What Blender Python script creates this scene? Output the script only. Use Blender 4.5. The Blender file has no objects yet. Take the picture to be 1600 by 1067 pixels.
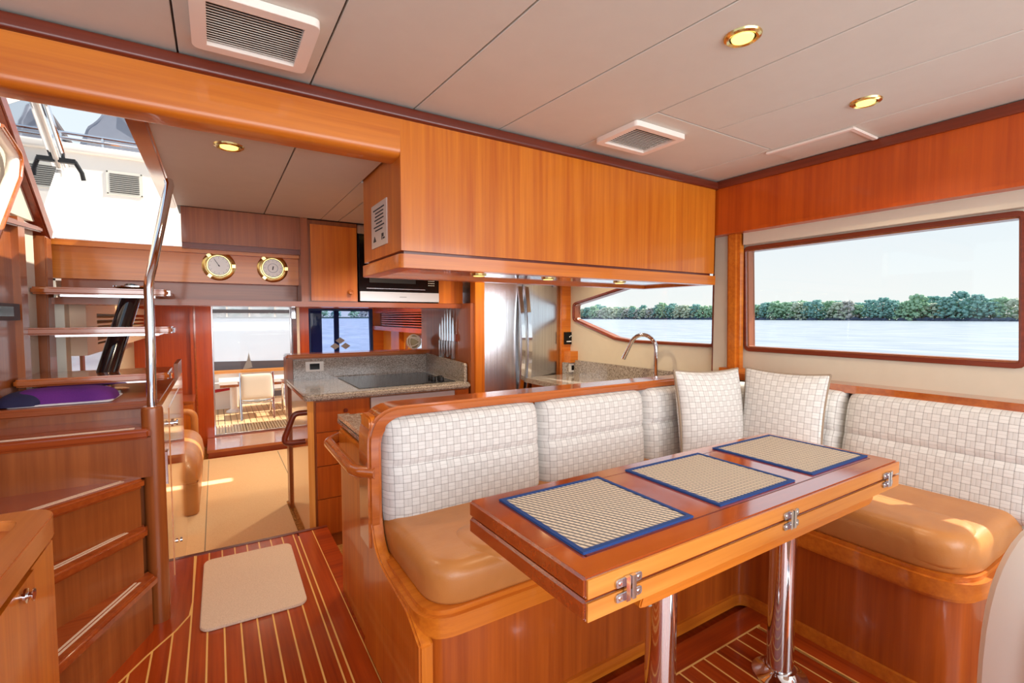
import bpy, bmesh, math, random
from mathutils import Vector, Matrix
from mathutils.geometry import tessellate_polygon
random.seed(7)
S = bpy.context.scene
COL = S.collection
PI = math.pi

# ------------------------------------------------------------------ camera
CAM_H = 1.22
yaw, pit = math.radians(31.9), math.atan2(38.5, 744)
cd = bpy.data.cameras.new('camera'); cam = bpy.data.objects.new('camera', cd); COL.objects.link(cam)
cd.sensor_width = 36; cd.lens = 744 / 1600 * 36; cd.clip_start = .02; cd.clip_end = 3000
fw = Vector((math.sin(yaw) * math.cos(pit), math.cos(yaw) * math.cos(pit), -math.sin(pit)))
rt = Vector((math.cos(yaw), -math.sin(yaw), 0)); up = rt.cross(fw)
cam.matrix_world = Matrix((rt, up, -fw)).transposed().to_4x4()
cam.location = (0, 0, CAM_H)
S.camera = cam

# ------------------------------------------------------------------ world, sun, exposure
def lin(c):
    return tuple((x / 12.92 if x <= .04045 else ((x + .055) / 1.055) ** 2.4) for x in [v / 255 for v in c]) + (1,)

W = bpy.data.worlds.new('sky'); S.world = W; W.use_nodes = True
wn, wl = W.node_tree.nodes, W.node_tree.links
bg = wn['Background']; tc = wn.new('ShaderNodeTexCoord'); sp = wn.new('ShaderNodeSeparateXYZ')
rp = wn.new('ShaderNodeValToRGB')
wl.new(tc.outputs['Generated'], sp.inputs[0]); wl.new(sp.outputs['Z'], rp.inputs[0]); wl.new(rp.outputs[0], bg.inputs[0])
rp.color_ramp.elements[0].color = lin((243, 244, 240)); rp.color_ramp.elements[1].color = lin((186, 208, 234))
e = rp.color_ramp.elements.new(.18); e.color = lin((226, 237, 245))
bg.inputs[1].default_value = .67
sd = bpy.data.lights.new('sun', 'SUN'); sun = bpy.data.objects.new('sun', sd); COL.objects.link(sun)
sd.energy = 4.5; sd.angle = .01; sd.color = (1, .93, .82)
SUN_DIR = Vector((1.0, -.28, 1.10))          # towards the sun: over the right-hand windows
sun.rotation_euler = SUN_DIR.to_track_quat('Z', 'Y').to_euler(); sun.location = (8, 0, 10)
# area lamp added behind the camera in place of daylight through the unseen windshield
ad = bpy.data.lights.new('windshield_fill', 'AREA'); al = bpy.data.objects.new('windshield_fill', ad); COL.objects.link(al)
ad.shape = 'RECTANGLE'; ad.size = 4.2; ad.size_y = 1.3; ad.energy = 60; ad.color = (.97, .98, 1)
al.location = (.8, -1.75, 1.5); al.rotation_euler = (math.radians(90), 0, 0)
S.view_settings.view_transform = 'Standard'; S.view_settings.look = 'None'
S.view_settings.gamma = 1; S.view_settings.use_curve_mapping = False
S.view_settings.exposure = 0.78
S.cycles.max_bounces = 8; S.cycles.transparent_max_bounces = 12

# ------------------------------------------------------------------ materials
class NT:
    def __init__(s, name):
        s.m = bpy.data.materials.new(name); s.m.use_nodes = True
        s.n, s.l = s.m.node_tree.nodes, s.m.node_tree.links
        s.b = s.n['Principled BSDF']
    def new(s, t, **k):
        x = s.n.new(t)
        for a, v in k.items(): setattr(x, a, v)
        return x
    def link(s, a, b): s.l.new(a, b)
    def math(s, op, a, b=None, c=None):
        x = s.new('ShaderNodeMath', operation=op)
        for i, v in enumerate((a, b, c)):
            if v is None: continue
            if isinstance(v, (int, float)): x.inputs[i].default_value = v
            else: s.link(v, x.inputs[i])
        return x.outputs[0]
    def mix(s, f, a, b):
        x = s.new('ShaderNodeMix', data_type='RGBA')
        for sock, v in ((x.inputs[0], f), (x.inputs[6], a), (x.inputs[7], b)):
            if isinstance(v, (tuple, float, int)): sock.default_value = v
            else: s.link(v, sock)
        return x.outputs[2]
    def ramp(s, f, stops):
        x = s.new('ShaderNodeValToRGB'); s.link(f, x.inputs[0])
        el = x.color_ramp.elements
        el[0].position, el[0].color = stops[0]; el[1].position, el[1].color = stops[-1]
        for p, c in stops[1:-1]:
            q = el.new(p); q.color = c
        return x.outputs[0]
    def objco(s, scale, rnd=True):
        t = s.new('ShaderNodeTexCoord'); mp = s.new('ShaderNodeMapping'); mp.inputs['Scale'].default_value = scale
        s.link(t.outputs['Object'], mp.inputs[0])
        if rnd:
            oi = s.new('ShaderNodeObjectInfo'); k = s.math('MULTIPLY', oi.outputs['Random'], 37.)
            cb = s.new('ShaderNodeCombineXYZ')
            for i in range(3): s.link(k, cb.inputs[i])
            s.link(cb.outputs[0], mp.inputs['Location'])
        return mp.outputs[0]
    def noise(s, co, scale=1, detail=4, rough=.55):
        x = s.new('ShaderNodeTexNoise'); s.link(co, x.inputs['Vector'])
        x.inputs['Scale'].default_value = scale; x.inputs['Detail'].default_value = detail; x.inputs['Roughness'].default_value = rough
        return x.outputs['Fac']
    def bump(s, h, st=.2, dist=.002):
        x = s.new('ShaderNodeBump'); x.inputs['Strength'].default_value = st; x.inputs['Distance'].default_value = dist
        s.link(h, x.inputs['Height']); s.link(x.outputs[0], s.b.inputs['Normal'])
    def P(s, color=None, rough=.5, metal=0, coat=0, spec=.5, coat_r=.08):
        b = s.b
        if color is not None:
            if isinstance(color, tuple): b.inputs['Base Color'].default_value = color
            else: s.link(color, b.inputs['Base Color'])
        b.inputs['Roughness'].default_value = rough; b.inputs['Metallic'].default_value = metal
        b.inputs['Coat Weight'].default_value = coat; b.inputs['Coat Roughness'].default_value = coat_r
        b.inputs['Specular IOR Level'].default_value = spec
        return s.m

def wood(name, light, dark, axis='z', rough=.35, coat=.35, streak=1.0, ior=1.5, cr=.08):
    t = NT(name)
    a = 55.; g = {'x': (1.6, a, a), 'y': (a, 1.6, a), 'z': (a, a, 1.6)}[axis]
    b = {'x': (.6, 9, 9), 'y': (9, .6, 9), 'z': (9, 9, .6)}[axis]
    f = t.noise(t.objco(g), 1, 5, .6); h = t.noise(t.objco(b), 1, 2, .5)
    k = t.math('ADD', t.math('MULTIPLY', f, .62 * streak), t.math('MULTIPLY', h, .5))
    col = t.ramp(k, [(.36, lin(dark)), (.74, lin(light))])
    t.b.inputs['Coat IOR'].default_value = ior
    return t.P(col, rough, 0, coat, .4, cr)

def flat(name, rgb, rough=.5, metal=0, coat=0, nz=0, nscale=40, emit=0, spec=.5):
    t = NT(name)
    col = lin(rgb)
    if nz:
        f = t.noise(t.objco((1, 1, 1)), nscale, 3)
        col = t.mix(f, lin([max(0, c - nz) for c in rgb]), lin([min(255, c + nz) for c in rgb]))
    t.P(col, rough, metal, coat, spec)
    if emit:
        t.b.inputs['Emission Color'].default_value = lin(rgb); t.b.inputs['Emission Strength'].default_value = emit
    return t.m

def m_leather():
    t = NT('tan_leather'); f = t.noise(t.objco((1, 1, 1)), 5, 3); g = t.noise(t.objco((1, 1, 1)), 260, 2)
    r = t.noise(t.objco((4, 22, 10)), 1, 3)
    col = t.ramp(f, [(.3, lin((186, 121, 62))), (.7, lin((206, 140, 76)))])
    t.bump(t.math('ADD', t.math('MULTIPLY', g, .25), t.math('MULTIPLY', r, 1.2)), .35, .004)
    return t.P(col, .38, 0, .15, .5, .25)

def m_weave(c=.027):
    t = NT('basketweave_fabric')
    uv = t.new('ShaderNodeTexCoord').outputs['UV']; s = t.new('ShaderNodeSeparateXYZ'); t.link(uv, s.inputs[0])
    u = t.math('DIVIDE', s.outputs[0], c); v = t.math('DIVIDE', s.outputs[1], c)
    par = t.math('MODULO', t.math('ADD', t.math('FLOOR', u), t.math('FLOOR', v)), 2)
    par = t.math('ABSOLUTE', par)
    fu, fv = t.math('FRACT', u), t.math('FRACT', v)
    along = t.math('ADD', t.math('MULTIPLY', par, fu), t.math('MULTIPLY', t.math('SUBTRACT', 1, par), fv))   # across the strands
    ends = t.math('ADD', t.math('MULTIPLY', par, fv), t.math('MULTIPLY', t.math('SUBTRACT', 1, par), fu))
    st = t.math('ABSOLUTE', t.math('SUBTRACT', t.math('FRACT', t.math('MULTIPLY', along, 2)), .5))
    thin = t.math('GREATER_THAN', st, .42)
    ed = t.math('GREATER_THAN', t.math('ABSOLUTE', t.math('SUBTRACT', along, .5)), .45)
    en = t.math('GREATER_THAN', t.math('ABSOLUTE', t.math('SUBTRACT', ends, .5)), .45)
    gap = t.math('MINIMUM', t.math('ADD', t.math('MULTIPLY', ed, .22), t.math('ADD', t.math('MULTIPLY', en, .62), t.math('MULTIPLY', thin, .26))), 1)
    tint = t.mix(par, lin((218, 218, 216)), lin((205, 204, 202)))
    n = t.noise(t.objco((1, 1, 1)), 30, 2)
    tint = t.mix(t.math('MULTIPLY', n, .35), tint, lin((236, 234, 231)))
    col = t.mix(gap, tint, lin((150, 147, 146)))
    h = t.math('SUBTRACT', t.math('SUBTRACT', 1, gap), t.math('MULTIPLY', st, .5))
    t.bump(h, .5, .002)
    m = t.P(col, .8, 0, 0, .3); t.b.inputs['Sheen Weight'].default_value = .2
    return m

def m_mat(c=.0145):
    t = NT('placemat_weave')
    uv = t.new('ShaderNodeTexCoord').outputs['UV']; s = t.new('ShaderNodeSeparateXYZ'); t.link(uv, s.inputs[0])
    u = t.math('DIVIDE', s.outputs[0], c); v = t.math('DIVIDE', s.outputs[1], c)
    row = t.math('FLOOR', v); sh = t.math('MULTIPLY', t.math('FRACT', t.math('MULTIPLY', row, .5)), 1.)
    fu = t.math('FRACT', t.math('ADD', u, sh)); fv = t.math('FRACT', v)
    zig = t.math('ADD', fu, t.math('MULTIPLY', fv, .45))
    a = t.math('GREATER_THAN', t.math('FRACT', zig), .52)
    ln = t.math('LESS_THAN', fv, .12)
    f = t.math('MINIMUM', t.math('ADD', a, t.math('MULTIPLY', ln, .6)), 1)
    n = t.noise(t.objco((1, 1, 1)), 90, 2)
    dark = t.mix(n, lin((92, 96, 106)), lin((140, 132, 124)))
    col = t.mix(f, lin((226, 212, 190)), dark)
    t.bump(t.math('SUBTRACT', 1, f), .5, .001)
    return t.P(col, .75)

def m_granite():
    t = NT('granite'); co = t.objco((1, 1, 1), False)
    a = t.noise(co, 150, 4, .7); b = t.noise(co, 70, 3, .6)
    c1 = t.ramp(a, [(.30, lin((60, 54, 50))), (.45, lin((142, 130, 120))), (.58, lin((186, 176, 164))), (.72, lin((218, 212, 204)))])
    col = t.mix(t.math('GREATER_THAN', b, .60), c1, lin((120, 106, 94)))
    return t.P(col, .12, 0, .3, .5)

def m_glass(name, tint, k=1.45):
    t = NT(name); n = t.n; n.remove(t.b)
    tr = t.new('ShaderNodeBsdfTransparent'); tr.inputs[0].default_value = tint
    gl = t.new('ShaderNodeBsdfGlossy'); gl.inputs['Roughness'].default_value = .02
    lw = t.new('ShaderNodeLayerWeight'); lw.inputs[0].default_value = .5
    fr = t.math('ADD', t.math('MULTIPLY', t.math('POWER', lw.outputs['Facing'], 5.), .7), .02)
    mx = t.new('ShaderNodeMixShader'); t.link(fr, mx.inputs[0]); t.link(tr.outputs[0], mx.inputs[1]); t.link(gl.outputs[0], mx.inputs[2])
    t.link(mx.outputs[0], n['Material Output'].inputs[0]); return t.m

def m_mesh():
    t = NT('sunshade_mesh'); n = t.n
    t.P(lin((232, 234, 238)), .8)
    tr = t.new('ShaderNodeBsdfTransparent'); mx = t.new('ShaderNodeMixShader'); mx.inputs[0].default_value = .45
    t.link(tr.outputs[0], mx.inputs[1]); t.link(t.b.outputs[0], mx.inputs[2]); t.link(mx.outputs[0], n['Material Output'].inputs[0]); return t.m

def m_water():
    t = NT('water'); co = t.objco((.35, .12, 1), False)
    a = t.noise(co, 1.2, 6, .6)
    t.bump(a, .35, .25)
    col = t.ramp(a, [(.35, lin((140, 154, 172))), (.65, lin((182, 190, 202)))])
    return t.P(col, .25, 0, 0, .6)

def m_steel():
    t = NT('brushed_steel'); f = t.noise(t.objco((240, 240, 1.2)), 1, 3)
    col = t.ramp(f, [(.3, lin((186, 190, 196))), (.7, lin((222, 225, 228)))])
    return t.P(col, .24, 1)

def m_leaf(name, a, b):
    t = NT(name); f = t.noise(t.objco((1, 1, 1)), 1.3, 5, .7)
    return t.P(t.ramp(f, [(.35, lin(a)), (.65, lin(b))]), .8)

def m_carpet(name, a, b, sc=220):
    t = NT(name); f = t.noise(t.objco((1, 1, 1)), sc, 3)
    t.bump(f, .5, .003)
    return t.P(t.ramp(f, [(.3, lin(a)), (.7, lin(b))]), .95, 0, 0, .1)

M = {
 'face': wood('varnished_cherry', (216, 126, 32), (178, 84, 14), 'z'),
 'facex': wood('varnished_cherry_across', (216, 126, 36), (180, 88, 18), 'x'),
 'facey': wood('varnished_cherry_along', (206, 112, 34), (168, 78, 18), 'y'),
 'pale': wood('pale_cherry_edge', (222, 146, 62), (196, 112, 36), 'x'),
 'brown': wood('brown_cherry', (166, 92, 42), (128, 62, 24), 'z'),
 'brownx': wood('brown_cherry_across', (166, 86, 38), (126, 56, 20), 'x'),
 'red': wood('red_mahogany', (182, 72, 20), (128, 42, 10), 'y', .22, .5),
 'redx': wood('red_mahogany_across', (172, 66, 18), (124, 38, 10), 'x', .2, .6),
 'redz': wood('red_mahogany_upright', (202, 88, 16), (168, 62, 8), 'z'),
 'tread': wood('tread_wood', (172, 84, 34), (132, 52, 20), 'x', .2, .6),
 'trim': wood('dark_mahogany_trim', (118, 46, 24), (82, 28, 16), 'x'),
 'trimy': wood('dark_mahogany_trim_along', (140, 58, 28), (98, 36, 18), 'y'),
 'table': wood('table_mahogany', (186, 88, 36), (152, 62, 22), 'x', .16, 1, ior=3.2, cr=.10),
 'rail': wood('rail_wood', (192, 104, 40), (152, 70, 22), 'x', .2, .9, ior=1.8),
 'lit_gold': wood('lit_gloss_wood', (232, 164, 88), (204, 130, 60), 'z', .1, 1),  # lightened wood: side light and golden reflections are put into the colour
 'railY': wood('rim_wood', (206, 124, 58), (180, 96, 40), 'y', .3, .4),
 'deep': wood('deep_cherry', (186, 92, 26), (144, 60, 12), 'z'),
 'lacquer': wood('lacquered_panel', (190, 120, 70), (160, 92, 50), 'x', .1, 1, ior=3.2),
 'palewood': flat('pale_louvre_wood', (232, 204, 176), .5),
 'satin': flat('satin_steel', (206, 208, 212), .3, .55),
 'holly': flat('holly_inlay', (236, 186, 104), .35, coat=.4),
 'ceil': flat('cream_headliner', (214, 209, 196), .55, nz=4, nscale=12),
 'seam': flat('seam_shadow_gap', (92, 84, 78), .8),
 'cream': flat('cream_wall_vinyl', (212, 202, 182), .6, nz=4, nscale=14),
 'white': flat('white_gelcoat', (246, 236, 224), .3, coat=.3),
 'vent': flat('vent_plastic', (226, 220, 206), .4),
 'ventdark': flat('vent_shadow', (70, 64, 58), .8),
 'plastic': flat('switch_plate', (226, 222, 214), .35),
 'black': flat('black_glass', (8, 10, 14), .14, spec=.3),
 'rubber': flat('black_rubber', (24, 24, 28), .5),
 'pole': flat('black_lacquer', (22, 18, 22), .12, coat=1),
 'chrome': flat('chrome', (225, 226, 230), .06, 1),
 'brass': flat('polished_brass', (226, 200, 132), .22, 1),
 'steel': m_steel(),
 'dial': flat('dial_face', (248, 248, 244), .5),
 'ink': flat('ink', (40, 40, 44), .6),
 'greyink': flat('grey_ink', (150, 156, 168), .6),
 'paper': flat('paper', (206, 190, 180), .8),
 'leather': m_leather(), 'weave': m_weave(), 'mat': m_mat(), 'granite': m_granite(),
 'piping': flat('taupe_piping', (150, 132, 112), .7),
 'blue': flat('navy_binding', (22, 64, 128), .75, nz=8, nscale=400),
 'purple': flat('purple_cloth', (92, 22, 118), .8, nz=12, nscale=300),
 'navy': flat('navy_cloth', (28, 26, 66), .8),
 'whitecloth': flat('white_trim_cloth', (214, 210, 216), .8),
 'carpet': m_carpet('cream_carpet', (232, 194, 148), (248, 218, 178)),
 'gcarpet': m_carpet('speckled_carpet', (120, 74, 36), (206, 150, 84), 90),
 'doormat': m_carpet('taupe_mat', (214, 188, 166), (234, 210, 190)),
 'glass': m_glass('clear_glass', (.97, .98, .98, 1)),
 'blueglass': m_glass('tinted_glass', (.72, .78, .95, 1)),
 'mirror': flat('mirrored_glass', (196, 200, 206), .03, 1),
 'mesh': m_mesh(), 'water': m_water(),
 'hem': flat('dark_hem', (86, 78, 80), .8),
 'bluecurtain': flat('blue_curtain', (34, 66, 128), .8),
 'lamp': flat('lamp_glow', (255, 218, 120), .5, emit=1.15),
 'cover': flat('grey_vinyl_cover', (140, 144, 158), .4, nz=10, nscale=6),
 'teak': wood('teak_deck', (226, 184, 136), (200, 154, 106), 'y', .7, 0),
 'sling': flat('beige_sling', (236, 222, 200), .8),
 'redcloth': flat('red_cloth', (190, 30, 36), .7),
 'ochre': flat('ochre_wall', (226, 156, 48), .6, nz=6, nscale=8),
 'rattan': flat('rattan', (176, 160, 122), .7),
 'bark': flat('bark', (96, 92, 92), .9),
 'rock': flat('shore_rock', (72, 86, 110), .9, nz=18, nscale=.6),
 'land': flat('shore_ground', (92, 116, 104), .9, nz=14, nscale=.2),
 'leaf1': m_leaf('hazy_foliage_green', (126, 172, 150), (182, 214, 168)),  # distance haze is painted into the paled foliage colours
 'leaf2': m_leaf('hazy_foliage_olive', (164, 182, 164), (206, 214, 186)),
 'leaf3': m_leaf('hazy_foliage_teal', (108, 160, 164), (152, 196, 176)),
 'leaf4': m_leaf('hazy_foliage_brownish', (168, 172, 172), (206, 202, 190)),
 'seat': flat('white_helm_leather', (232, 224, 216), .4, coat=.2),
}

# ------------------------------------------------------------------ mesh helpers
def rpoly(pts, r, seg=6):
    """round the corners of a 2-D polygon; r is one radius or one for each corner"""
    n = len(pts); out = []
    for i, p in enumerate(pts):
        ri = r[i] if isinstance(r, (list, tuple)) else r
        p = Vector(p); a = Vector(pts[i - 1]) - p; b = Vector(pts[(i + 1) % n]) - p
        if ri <= 0: out.append(tuple(p)); continue
        an = a.angle(b); d = min(ri / math.tan(an / 2), a.length * .49, b.length * .49)
        p0, p2 = p + a.normalized() * d, p + b.normalized() * d
        for k in range(seg + 1):
            t = k / seg; out.append(tuple((1 - t) ** 2 * p0 + 2 * t * (1 - t) * p + t * t * p2))
    return out

class B:
    def __init__(s): s.bm = bmesh.new(); s.uv = s.bm.loops.layers.uv.new('UVMap')
    def _bev(s, geom_faces, w, seg=2, ang=.6):
        es = set(e for f in geom_faces for e in f.edges if len(e.link_faces) == 2 and e.calc_face_angle(0) > ang)
        if w > 0 and es:
            bmesh.ops.bevel(s.bm, geom=list(es), offset=w, segments=seg, affect='EDGES', clamp_overlap=True)
    def box(s, x0, x1, y0, y1, z0, z1, bev=0, seg=2, mat=None):
        v = [s.bm.verts.new(p) for p in ((x0, y0, z0), (x1, y0, z0), (x1, y1, z0), (x0, y1, z0), (x0, y0, z1), (x1, y0, z1), (x1, y1, z1), (x0, y1, z1))]
        fs = [s.bm.faces.new([v[i] for i in q]) for q in ((0, 3, 2, 1), (4, 5, 6, 7), (0, 1, 5, 4), (1, 2, 6, 5), (2, 3, 7, 6), (3, 0, 4, 7))]
        if mat is not None:
            for q in v: q.co = mat @ q.co
        s._bev(fs, bev, seg); return s
    def prism(s, poly, axis, lo, hi, bev=0, seg=2, holes=(), mat=None):
        """extrude a 2-D polygon along an axis; the polygon is (y,z), (x,z) or (x,y) for axis x, y, z"""
        def P(p, h): return {'x': (h, p[0], p[1]), 'y': (p[0], h, p[1]), 'z': (p[0], p[1], h)}[axis]
        loops = [list(poly)] + [list(h) for h in holes]
        allp = [p for l in loops for p in l]
        lo_v = [s.bm.verts.new(P(p, lo)) for p in allp]; hi_v = [s.bm.verts.new(P(p, hi)) for p in allp]
        fs = []
        if holes:
            for a, b, c in tessellate_polygon([[Vector((p[0], p[1], 0)) for p in l] for l in loops]):
                for vs in (lo_v, hi_v):
                    try: fs.append(s.bm.faces.new((vs[a], vs[b], vs[c])))
                    except ValueError: pass
        else:
            fs += [s.bm.faces.new(lo_v), s.bm.faces.new(hi_v[::-1])]
        o = 0
        for l in loops:
            n = len(l)
            for i in range(n):
                j = (i + 1) % n
                fs.append(s.bm.faces.new((lo_v[o + i], hi_v[o + i], hi_v[o + j], lo_v[o + j])))
            o += n
        bmesh.ops.recalc_face_normals(s.bm, faces=fs)
        if mat is not None:
            for q in lo_v + hi_v: q.co = mat @ q.co
        if bev:
            es = set(e for f in fs for e in f.edges if len(e.link_faces) == 2 and e.calc_face_angle(0) > .9)
            bmesh.ops.bevel(s.bm, geom=list(es), offset=bev, segments=seg, affect='EDGES', clamp_overlap=True)
        return s
    def seg(s, p0, p1, th, z0, z1, off=0, bev=0):
        """an upright plate along a plan line"""
        a, b = Vector(p0), Vector(p1); d = (b - a).normalized(); n = Vector((-d.y, d.x))
        q = [a + n * off, b + n * off, b + n * (off + th), a + n * (off + th)]
        return s.prism([tuple(v) for v in q], 'z', z0, z1, bev)
    def tube(s, pts, r, n=12, cap=True, closed=False):
        pts = [Vector(p) for p in pts]; rings = []; m = len(pts); prev = None
        for i, p in enumerate(pts):
            if closed: d = pts[(i + 1) % m] - pts[i - 1]
            else: d = pts[min(i + 1, m - 1)] - pts[max(i - 1, 0)]
            d.normalize()
            if prev is None:
                x = d.orthogonal().normalized()
            else:
                x = (prev - d * prev.dot(d)).normalized()
            prev = x; y = d.cross(x); rr = r[i] if isinstance(r, (list, tuple)) else r
            rings.append([s.bm.verts.new(p + (x * math.cos(2 * PI * k / n) + y * math.sin(2 * PI * k / n)) * rr) for k in range(n)])
        rng = range(m) if closed else range(m - 1)
        for i in rng:
            a, b = rings[i], rings[(i + 1) % m]
            for k in range(n): s.bm.faces.new((a[k], a[(k + 1) % n], b[(k + 1) % n], b[k]))
        if cap and not closed:
            s.bm.faces.new(rings[0][::-1]); s.bm.faces.new(rings[-1])
        return s
    def lathe(s, prof, c, axis='z', n=24):
        """prof: list of (radius, height); turned about an axis through c"""
        rings = []
        for r, h in prof:
            ring = []
            for k in range(n):
                a = 2 * PI * k / n; x, y = r * math.cos(a), r * math.sin(a)
                q = {'z': (x, y, h), 'y': (x, h, y), 'x': (h, x, y)}[axis]
                ring.append(s.bm.verts.new(Vector(c) + Vector(q)))
            rings.append(ring)
        fs = []
        for a, b in zip(rings, rings[1:]):
            for k in range(n): fs.append(s.bm.faces.new((a[k], a[(k + 1) % n], b[(k + 1) % n], b[k])))
        fs.append(s.bm.faces.new(rings[0][::-1])); fs.append(s.bm.faces.new(rings[-1]))
        bmesh.ops.recalc_face_normals(s.bm, faces=fs)
        return s
    def ball(s, c, r, sub=2, sc=(1, 1, 1)):
        q = bmesh.ops.create_icosphere(s.bm, subdivisions=sub, radius=r)
        for v in q['verts']: v.co = Vector((v.co.x * sc[0], v.co.y * sc[1], v.co.z * sc[2])) + Vector(c)
        return s
    def cushion(s, w, h, d, mat, nu=40, nv=28, p=7, crease=None, corner=.03, cdepth=.25, back=0, tuft=None):
        """a puffy panel: w wide (local x), h tall (local z), bulging d towards local -y"""
        g = []
        for j in range(nv + 1):
            t = math.sin((j / nv - .5) * PI) * .5 + (j / nv - .5); t = t / 1.0
            row = []
            for i in range(nu + 1):
                q = math.sin((i / nu - .5) * PI) * .5 + (i / nu - .5)
                x = q * (1 - corner * abs(t) ** 6) ; z = t * (1 - corner * abs(q) ** 6)
                k = max(0, 1 - abs(q) ** p) ** .5 * max(0, 1 - abs(t) ** p) ** .5
                if crease is not None:
                    k *= 1 - cdepth * math.exp(-((t - crease) / .07) ** 2)
                if tuft: k *= tuft(q, t)
                co = Vector((x * w / 2, -d * k - back, z * h / 2))
                row.append((s.bm.verts.new(mat @ co), ((x + 1) * w / 2, (z + 1) * h / 2)))
            g.append(row)
        for j in range(nv):
            for i in range(nu):
                c = [g[j][i], g[j][i + 1], g[j + 1][i + 1], g[j + 1][i]]
                f = s.bm.faces.new([a[0] for a in c])
                for lp, a in zip(f.loops, c): lp[s.uv].uv = a[1]
        rim = [g[0][i][0] for i in range(nu)] + [g[j][nu][0] for j in range(nv)] + [g[nv][i][0] for i in range(nu, 0, -1)] + [g[j][0][0] for j in range(nv, 0, -1)]
        s.bm.faces.new(rim[::-1])
        return s
    def pillow(s, w, h, d, mat, n=26, pinch=.07):
        for sgn in (-1, 1):
            g = []
            for j in range(n + 1):
                row = []
                for i in range(n + 1):
                    q = math.sin((i / n - .5) * PI); t = math.sin((j / n - .5) * PI)
                    x = q * (1 - pinch * (1 - t * t)); z = t * (1 - pinch * (1 - q * q))
                    k = (max(0, 1 - q * q) * max(0, 1 - t * t)) ** .42
                    row.append((s.bm.verts.new(mat @ Vector((x * w / 2, sgn * d / 2 * k, z * h / 2))), ((q + 1) * w / 2, (t + 1) * h / 2)))
                g.append(row)
            for j in range(n):
                for i in range(n):
                    c = [g[j][i], g[j][i + 1], g[j + 1][i + 1], g[j + 1][i]]
                    if sgn > 0: c = c[::-1]
                    f = s.bm.faces.new([a[0] for a in c])
                    for lp, a in zip(f.loops, c): lp[s.uv].uv = a[1]
            if sgn < 0:
                e = g; rimco = [e[0][i][0].co.copy() for i in range(n)] + [e[j][n][0].co.copy() for j in range(n)] + [e[n][i][0].co.copy() for i in range(n, 0, -1)] + [e[j][0][0].co.copy() for j in range(n, 0, -1)]
        bmesh.ops.remove_doubles(s.bm, verts=s.bm.verts, dist=1e-5)
        return rimco
    def puff(s, poly, z0, z1, bev, crown=.008, n=7):
        """a stuffed pad: rounded outline poly, rolled top edge of radius bev, slightly crowned top"""
        m = len(poly); P = [Vector(p) for p in poly]
        area = sum(P[i].x * P[(i + 1) % m].y - P[(i + 1) % m].x * P[i].y for i in range(m))
        if area < 0: P = P[::-1]
        nor = []
        for i in range(m):
            d1 = (P[i] - P[i - 1]); d2 = (P[(i + 1) % m] - P[i])
            d = (d1.normalized() if d1.length > 1e-6 else d2.normalized()) + (d2.normalized() if d2.length > 1e-6 else d1.normalized())
            d.normalize(); nor.append(Vector((-d.y, d.x)))
        c = sum(P, Vector((0, 0))) / m; rings = [[(p + q * .006, z0) for p, q in zip(P, nor)], [(p, z0 + .012) for p in P], [(p, z1 - bev) for p in P]]
        for k in range(1, n + 1):
            a = k / n * PI / 2; rings.append([(p + q * bev * (1 - math.cos(a)), z1 - bev + bev * math.sin(a)) for p, q in zip(P, nor)])
        last = rings[-1]
        for f in (.75, .45, .15): rings.append([(c + (p - c) * f, z1 + crown * (1 - f * f)) for p, _ in last])
        vs = [[s.bm.verts.new((p.x, p.y, z)) for p, z in rg] for rg in rings]
        for a, b in zip(vs, vs[1:]):
            for i in range(m): s.bm.faces.new((a[i], a[(i + 1) % m], b[(i + 1) % m], b[i]))
        s.bm.faces.new(vs[0][::-1]); s.bm.faces.new(vs[-1]); return s
    def planar_uv(s, u, v):
        for f in s.bm.faces:
            for lp in f.loops: lp[s.uv].uv = (lp.vert.co[u], lp.vert.co[v])
        return s
    def obj(s, name, mat, parent=None, ang=35):
        me = bpy.data.meshes.new(name)
        if parent is None:
            if s.bm.verts:
                xs = [v.co.x for v in s.bm.verts]; ys = [v.co.y for v in s.bm.verts]; zs = [v.co.z for v in s.bm.verts]
                org = Vector(((min(xs) + max(xs)) / 2, (min(ys) + max(ys)) / 2, min(zs)))
            else: org = Vector()
        else: org = wloc(parent)
        for v in s.bm.verts: v.co -= org
        s.bm.to_mesh(me); s.bm.free()
        me.materials.append(M[mat] if isinstance(mat, str) else mat)
        for p in me.polygons: p.use_smooth = True
        me.set_sharp_from_angle(angle=math.radians(ang))
        o = bpy.data.objects.new(name, me); COL.objects.link(o)
        if parent is None: o.location = org
        else: o.parent = parent
        return o

def wloc(o):
    v = Vector()
    while o is not None: v += o.location; o = o.parent
    return v
def tag(o, label, cat, group=None):
    o['label'] = label; o['category'] = cat
    if group: o['group'] = group
    return o
def thing(name, label, cat, loc, group=None):
    o = bpy.data.objects.new(name, None); COL.objects.link(o); o.location = loc; o.empty_display_size = .05
    return tag(o, label, cat, group)
def struct(o): o['kind'] = 'structure'; return o
def sroot(name, loc=(0, 0, 0)):
    o = bpy.data.objects.new(name, None); COL.objects.link(o); o.location = loc; o['kind'] = 'structure'; return o
def stuff(o): o['kind'] = 'stuff'; return o
def dup(o, dx=0, dy=0, dz=0, parent=None):
    c = o.copy(); COL.objects.link(c); c.location = o.location + Vector((dx, dy, dz))
    if parent is not None: c.parent = parent
    return c
def dup_tree(o, loc, label=None):
    c = o.copy(); COL.objects.link(c); c.location = loc
    if label: c['label'] = label
    for ch in list(o.children):
        d = ch.copy(); COL.objects.link(d); d.parent = c
        for g in ch.children:
            e2 = g.copy(); COL.objects.link(e2); e2.parent = d
    return c
def lk(loc, x=(1, 0, 0), y=(0, 1, 0), z=(0, 0, 1)):
    return Matrix.Translation(loc) @ Matrix((Vector(x), Vector(y), Vector(z))).transposed().to_4x4()
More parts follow.
